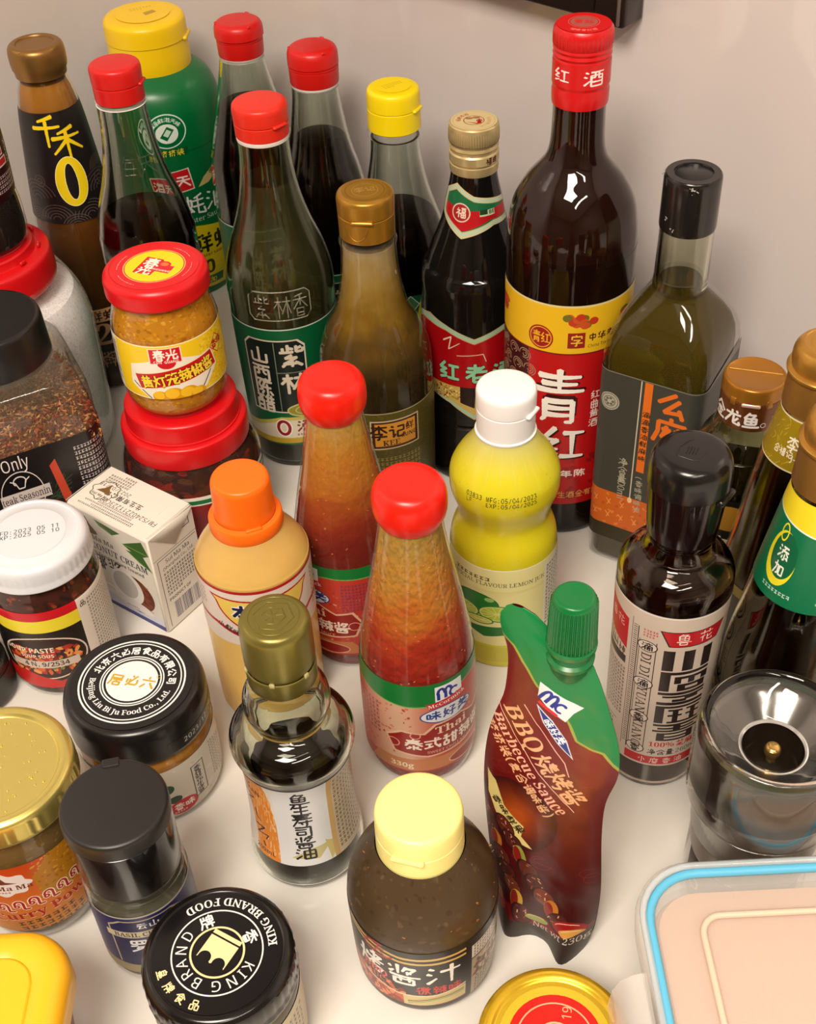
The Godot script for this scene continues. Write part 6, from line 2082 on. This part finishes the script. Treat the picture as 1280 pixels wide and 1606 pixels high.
func peppercorn_mat() -> StandardMaterial3D:
	var m := StandardMaterial3D.new()
	m.albedo_texture = mottled([rgb(40, 34, 30), rgb(60, 50, 42), rgb(26, 22, 20), rgb(76, 64, 52)], 2200, 1.0, 2.0, rgb(34, 28, 25))
	m.roughness = 0.6
	return m

func frame_tube(w: float, d: float, corner: float, h: float, r: float) -> ArrayMesh:
	var q := []
	for s in 4:
		var cx := (w - corner) * (1 if s == 0 or s == 3 else -1)
		var cz := (d - corner) * (1 if s < 2 else -1)
		for k in 9:
			var a := (s + k / 8.0) * PI / 2
			q.append(Vector3(cx + cos(a) * corner, h, cz + sin(a) * corner))
	return tube(q, r, 10, true)

func clip_shape() -> ArrayMesh:
	# a hinged locking flap that bends out and down along the side of the box
	var st := SurfaceTool.new()
	st.begin(Mesh.PRIMITIVE_TRIANGLES)
	var prof := [Vector2(1, 78), Vector2(-3, 76.5), Vector2(-8, 72), Vector2(-11, 64), Vector2(-12, 50), Vector2(-11.4, 46)]
	for i in prof.size() - 1:
		for s in [0.0, 1.6]:
			var z0 := -6.0 + maxf(0.0, i - 2) * 0.8
			var a0: Vector2 = prof[i] + Vector2(s, 0)
			var a1: Vector2 = prof[i + 1] + Vector2(s, 0)
			var v := [Vector3(a0.x, a0.y, z0), Vector3(a1.x, a1.y, z0), Vector3(a1.x, a1.y, 52), Vector3(a0.x, a0.y, 52)]
			for k in ([0, 1, 2, 0, 2, 3] if s == 0.0 else [0, 2, 1, 0, 3, 2]):
				st.set_smooth_group(int(s * 10))
				st.add_vertex(v[k] * 0.001)
		var e0: Vector2 = prof[i]
		var e1: Vector2 = prof[i + 1]
		for k in [Vector3(e0.x, e0.y, -6), Vector3(e0.x + 1.6, e0.y, -6), Vector3(e1.x, e1.y, -6), Vector3(e1.x, e1.y, -6), Vector3(e0.x + 1.6, e0.y, -6), Vector3(e1.x + 1.6, e1.y, -6)]:
			st.set_smooth_group(50)
			st.add_vertex(k * 0.001)
	st.generate_normals()
	return st.commit()

func block_han(x: float, y: float, w: float, h: float, k: int) -> void:
	# heavy geometric letters made of bars
	var c := rgb(40, 26, 24)
	var b := [
		[[0.0, 0.0, 0.22, 1.0], [0.39, 0.0, 0.22, 1.0], [0.78, 0.0, 0.22, 1.0]],
		[[0.0, 0.0, 1.0, 0.14], [0.0, 0.0, 0.2, 1.0], [0.28, 0.24, 0.72, 0.12], [0.28, 0.24, 0.14, 0.36], [0.56, 0.24, 0.14, 0.36], [0.84, 0.24, 0.16, 0.36], [0.36, 0.64, 0.6, 0.12], [0.36, 0.64, 0.16, 0.36], [0.8, 0.64, 0.16, 0.36], [0.36, 0.88, 0.6, 0.12]],
		[[0.0, 0.0, 1.0, 0.2], [0.1, 0.28, 0.9, 0.14], [0.55, 0.42, 0.3, 0.2], [0.3, 0.55, 0.3, 0.2], [0.0, 0.78, 1.0, 0.22]],
		[[0.0, 0.0, 1.0, 0.12], [0.0, 0.0, 0.18, 1.0], [0.26, 0.2, 0.3, 0.1], [0.36, 0.2, 0.12, 0.8], [0.26, 0.5, 0.3, 0.1], [0.64, 0.2, 0.32, 0.1], [0.74, 0.2, 0.12, 0.8], [0.64, 0.5, 0.32, 0.1], [0.26, 0.9, 0.7, 0.1]],
		[[0.0, 0.0, 1.0, 0.12], [0.1, 0.2, 0.8, 0.1], [0.42, 0.0, 0.16, 0.4], [0.0, 0.36, 1.0, 0.1], [0.1, 0.52, 0.8, 0.1], [0.1, 0.52, 0.16, 0.48], [0.74, 0.52, 0.16, 0.48], [0.1, 0.72, 0.8, 0.1], [0.1, 0.9, 0.8, 0.1]],
	]
	for q in b[k]:
		rc(x + q[0] * w, y + q[1] * h, q[2] * w, q[3] * h, c)

func pouch() -> void:
	var t := th("sauce_pouch", "dark red and green barbecue sauce pouch with a ribbed green spout cap", "pouch", 0.066, -0.327)
	t.rotation.y = deg_to_rad(-28.0)
	# outline: height, left, right, half thickness
	var o := [[0.0, -31.0, 16.0, 9.0], [6.0, -33.0, 17.8, 10.5], [25.0, -36.0, 19.0, 11.5], [48.0, -38.6, 19.0, 11.0], [89.0, -41.5, 16.5, 9.0], [113.0, -41.6, 16.6, 8.0], [133.0, -40.0, 20.3, 7.0], [148.0, -37.2, 20.4, 6.0], [160.0, -34.0, 18.3, 5.4], [168.0, -32.3, 16.0, 5.0], [185.0, -31.2, 11.0, 4.6], [196.0, -31.9, 7.0, 4.2], [203.0, -34.0, 3.0, 3.4], [208.0, -35.0, -9.0, 2.4], [214.0, -34.9, -14.5, 1.4], [219.0, -32.5, -20.0, 0.9], [221.0, -30.0, -25.0, 0.6]]
	var v := PackedVector3Array()
	var uv := PackedVector2Array()
	var cols := 28
	var rows_n := 0
	var st := SurfaceTool.new()
	st.begin(Mesh.PRIMITIVE_TRIANGLES)
	var back := SurfaceTool.new()
	back.begin(Mesh.PRIMITIVE_TRIANGLES)
	var grid := []
	for i in o.size() - 1:
		var steps := maxi(1, int((o[i + 1][0] - o[i][0]) / 3.0))
		for k in steps + (1 if i == o.size() - 2 else 0):
			var f := k / float(steps)
			var row := []
			for e in 4:
				row.append(cubic_interpolate(o[i][e], o[i + 1][e], o[maxi(i - 1, 0)][e], o[mini(i + 2, o.size() - 1)][e], f))
			grid.append(row)
	var wob := FastNoiseLite.new()
	wob.seed = 5
	wob.frequency = 0.03
	for i in grid.size():
		for k in cols + 1:
			var s := k / float(cols) * 2.0 - 1.0
			var u: float = lerpf(grid[i][1], grid[i][2], k / float(cols))
			var h: float = grid[i][0]
			var th_: float = pow(maxf(0.0, 1.0 - s * s), 0.7) * grid[i][3]
			var foot: float = clampf(1.0 - h / 40.0, 0.0, 1.0)
			var z: float = th_ + wob.get_noise_2d(u * 2.0, h * 1.2) * 0.9 * minf(1.0, th_ / 3.0)
			# the gusset spreads towards the viewer at the foot, most at the right corner
			z += foot * foot * (2.0 + 13.0 * exp(-pow((u - 9.0) / 8.0, 2.0)) + 9.0 * exp(-pow((u + 22.0) / 8.0, 2.0)))
			v.append(Vector3(u, h, z))
			v.append(Vector3(u, h, -th_ - 0.25 - foot * foot * 6.0 * (1.0 - s * s)))
			uv.append(Vector2((u + 44.0) / 68.0, 1.0 - h / 224.0))
	for i in grid.size() - 1:
		for k in cols:
			var a := i * (cols + 1) + k
			for q in [a, a + cols + 1, a + 1, a + 1, a + cols + 1, a + cols + 2]:
				st.set_uv(uv[q])
				st.set_smooth_group(0)
				st.add_vertex(v[q * 2] * 0.001)
			for q in [a, a + 1, a + cols + 1, a + 1, a + cols + 2, a + cols + 1]:
				back.set_smooth_group(0)
				back.add_vertex(v[q * 2 + 1] * 0.001)
	st.index()
	st.generate_normals()
	back.index()
	back.generate_normals()
	pb(68, 224, rgb(112, 8, 14), 7.0)
	for k in 120:
		var f := k / 119.0
		rc(0, 60 + k * 1.2, 68, 1.3, rgb(116, 8, 14).lerp(rgb(62, 8, 10), f))
	# faint doodles of food in the dark red
	for k in 22:
		var q := Vector2(8 + rng.randf() * 54, 40 + rng.randf() * 130)
		ring(q.x, q.y, rng.randf_range(3, 6), rng.randf_range(2, 6), 0.35, rgb(122, 30, 32), rng.randf() * 3, 4.5 + rng.randf())
	# glow of the grill
	for k in 14:
		var f := k / 13.0
		el(22, 132, 20.0 * (1.0 - f * 0.8), 24.0 * (1.0 - f * 0.8), rgb(60, 12, 10).lerp(rgb(176, 78, 24), f))
	# green top above a wavy golden edge
	var edge := [9.1, 21, 16, 24, 20.6, 31.5, 28, 42, 36.7, 48, 43, 59, 46.3, 68, 53, 71, 58, 73, 64.3, 83, 68, 90]
	pl(pv(edge + [68, 0, 0, 0, 0, 16]), rgb(0, 124, 62))
	ln(pv([0, 16] + edge), 1.3, rgb(150, 160, 70))
	# flag with the blue initial
	pl(pv([29, 38, 38, 43, 48, 47, 44, 52, 41, 58, 34, 54, 28, 48]), rgb(236, 236, 240))
	tf = Transform2D(0.5, Vector2(35, 47.5))
	for x in [-3.4, -0.2]:
		ring(x, 0, 1.6, 3.8, 1.5, rgb(24, 44, 150), PI, TAU)
	for x in [-5.0, -1.8, 1.4]:
		rc(x - 0.8, -0.4, 1.6, 4.6, rgb(24, 44, 150))
	ring(4.6, 1.0, 2.2, 2.8, 1.3, rgb(24, 44, 150), 0.9, TAU - 0.9)
	rc(-4, 5.4, 10, 1.8, rgb(206, 30, 44))
	tf = Transform2D(0.98, Vector2(37, 66))
	pl(pv([-16, 0.4, -6, -2.6, 6, -2.6, 17, 0.6, 6, 2.8, -6, 2.8]), rgb(206, 210, 226))
	pl(pv([-14, 0.4, -5, -2.0, 5.6, -2.0, 15, 0.5, 5.6, 2.2, -5, 2.2]), rgb(26, 46, 130))
	hz("味好美", -7.4, -2.2, 4.4, rgb(240, 242, 250), 0.14)
	# names set on the slant
	var peach := rgb(222, 170, 128)
	tf = Transform2D(0.93, Vector2(15, 62))
	ln(pv([0, -9, 34, -9, 42, -6]), 0.5, rgb(230, 190, 170))
	for b in [[0.5, rgb(80, 20, 10)], [0.0, peach]]:
		tx("BBQ", 0 + b[0], 0 + b[0], 13.5, b[1], 3, 0.0, 0.9)
		hz("烧烤酱", 27 + b[0], -5.4 + b[0], 10.6, b[1], 0.15, 0.1, 1.06)
	ln(pv([0, 7.0, 40, 7.0, 64, 6.0]), 0.5, rgb(230, 190, 170))
	tx("Barbecue Sauce", 4, 11.4, 8.2, rgb(232, 176, 150), 3, 0.0, 0.92)
	hz("挤挤装", 8, 15.4, 5.6, peach, 0.14)
	tx("(", 27, 18, 7, peach, 1)
	hz("复合调味酱", 30, 15.4, 5.4, peach, 0.14)
	tx(")", 61, 18, 7, peach, 1)
	tf = Transform2D()
	# cream ribbon
	pl(pv([5, 112, 10, 116, 15, 130, 26, 138, 25, 146, 31, 152, 25, 152, 23, 162, 19, 150, 12, 142, 6, 128]), rgb(222, 206, 130))
	tf = Transform2D(0.75, Vector2(11, 126))
	hz("香味鲜果", 0, 0, 5.0, rgb(60, 44, 24), 0.14)
	tf = Transform2D()
	# skewers of grilled meat and peppers
	for s in [[3.0, 140.0, 30.0, 212.0], [14.0, 142.0, 50.0, 208.0], [-4.0, 170.0, 18.0, 216.0]]:
		var a := Vector2(s[0], s[1])
		var b := Vector2(s[2], s[3])
		ln(PackedVector2Array([a - (b - a) * 0.12, b]), 0.8, rgb(224, 190, 150))
		for k in 8:
			var m := a.lerp(b, (k + 0.4) / 8.0)
			var veg := k % 4 == 2
			tf = Transform2D((b - a).angle() + (0.35 if veg else 0.05), m)
			if veg:
				el(0, 0, 7.6, 3.6, [rgb(206, 160, 60), rgb(150, 160, 70), rgb(190, 120, 40)][(k + int(s[0])) % 3])
				el(0, 1.2, 6.4, 2.2, rgb(140, 30, 22))
			else:
				el(0, 0, 7.4, 5.6, rgb(46, 18, 16))
				el(0, -0.4, 6.6, 4.6, [rgb(96, 38, 28), rgb(80, 30, 24), rgb(120, 50, 30)][k % 3])
				for j in 12:
					var e := Vector2(rng.randf_range(-5.5, 5.5), rng.randf_range(-3.6, 3.2))
					ln(PackedVector2Array([e, e + Vector2(rng.randf_range(0.6, 2.0), rng.randf_range(-1.6, 1.6))]), 0.55, [rgb(196, 130, 104), rgb(50, 20, 18), rgb(222, 180, 150), rgb(140, 66, 44)][j % 4])
			tf = Transform2D()
	for q in [[12.0, 208.0, 7.0, 5.0, rgb(160, 20, 24)], [52.0, 205.0, 8.0, 4.6, rgb(150, 18, 24)], [54.0, 208.0, 6.0, 3.0, rgb(206, 150, 70)], [36.0, 207.0, 6.0, 2.6, rgb(150, 160, 84)]]:
		el(q[0], q[1], q[2], q[3], q[4])
		ring(q[0], q[1], q[2] * 0.8, q[3] * 0.7, 0.5, rgb(226, 190, 150), 3.4, 5.6)
	pl(pv([0, 206, 20, 213, 44, 213, 68, 205, 68, 224, 0, 224]), rgb(52, 42, 36))
	tx("Net wt 230g", 48, 212, 5, rgb(206, 196, 180), 2, 0.5)
	tf = Transform2D()
	var body := pt(t, "pouch_front", st.commit(), printed(pe(), 0.36))
	var bk := pt(t, "pouch_back", back.commit(), mt(rgb(90, 12, 16), 0.28))
	var gr := mt(rgb(0, 108, 50), 0.3)
	# spout and ribbed cap at the upper right corner
	var sp := pt(t, "spout", lathe([[6.0, 192], [8.0, 196], [8.6, 200], [9.6, 201], [9.8, 203], [8.4, 204], [8.0, 208], [10.2, 209], [10.4, 211], [8.0, 212]], 40), gr)
	sp.position = Vector3(-0.0045, 0, 0)
	var cp := pt(t, "cap", lathe([[8.0, 211.4], [9.4, 211.6], [9.7, 212.6], [9.0, 233]] + sm([[8.8, 234], [8.2, 236], [7.0, 236.8], [5.0, 236.6]], 3) + [[0, 236.2]], 240, -180, 180, false, [212.4, 234.4, 38, 0.05]), gr)
	cp.position = Vector3(-0.0045, 0, 0)

const EXPOSURE := 1.07

func _ready() -> void:
	rng.seed = 7
	for f in [["Droid Sans", 400, false], ["Droid Sans", 700, false], ["Droid Serif", 400, false], ["Droid Serif", 700, false], ["Droid Sans Mono", 400, false]]:
		var s := SystemFont.new()
		s.font_names = PackedStringArray([f[0]])
		s.font_weight = f[1]
		fonts.append(s)
	setting()
	back_row()
	middle()
	left_side()
	front()
	right_side()
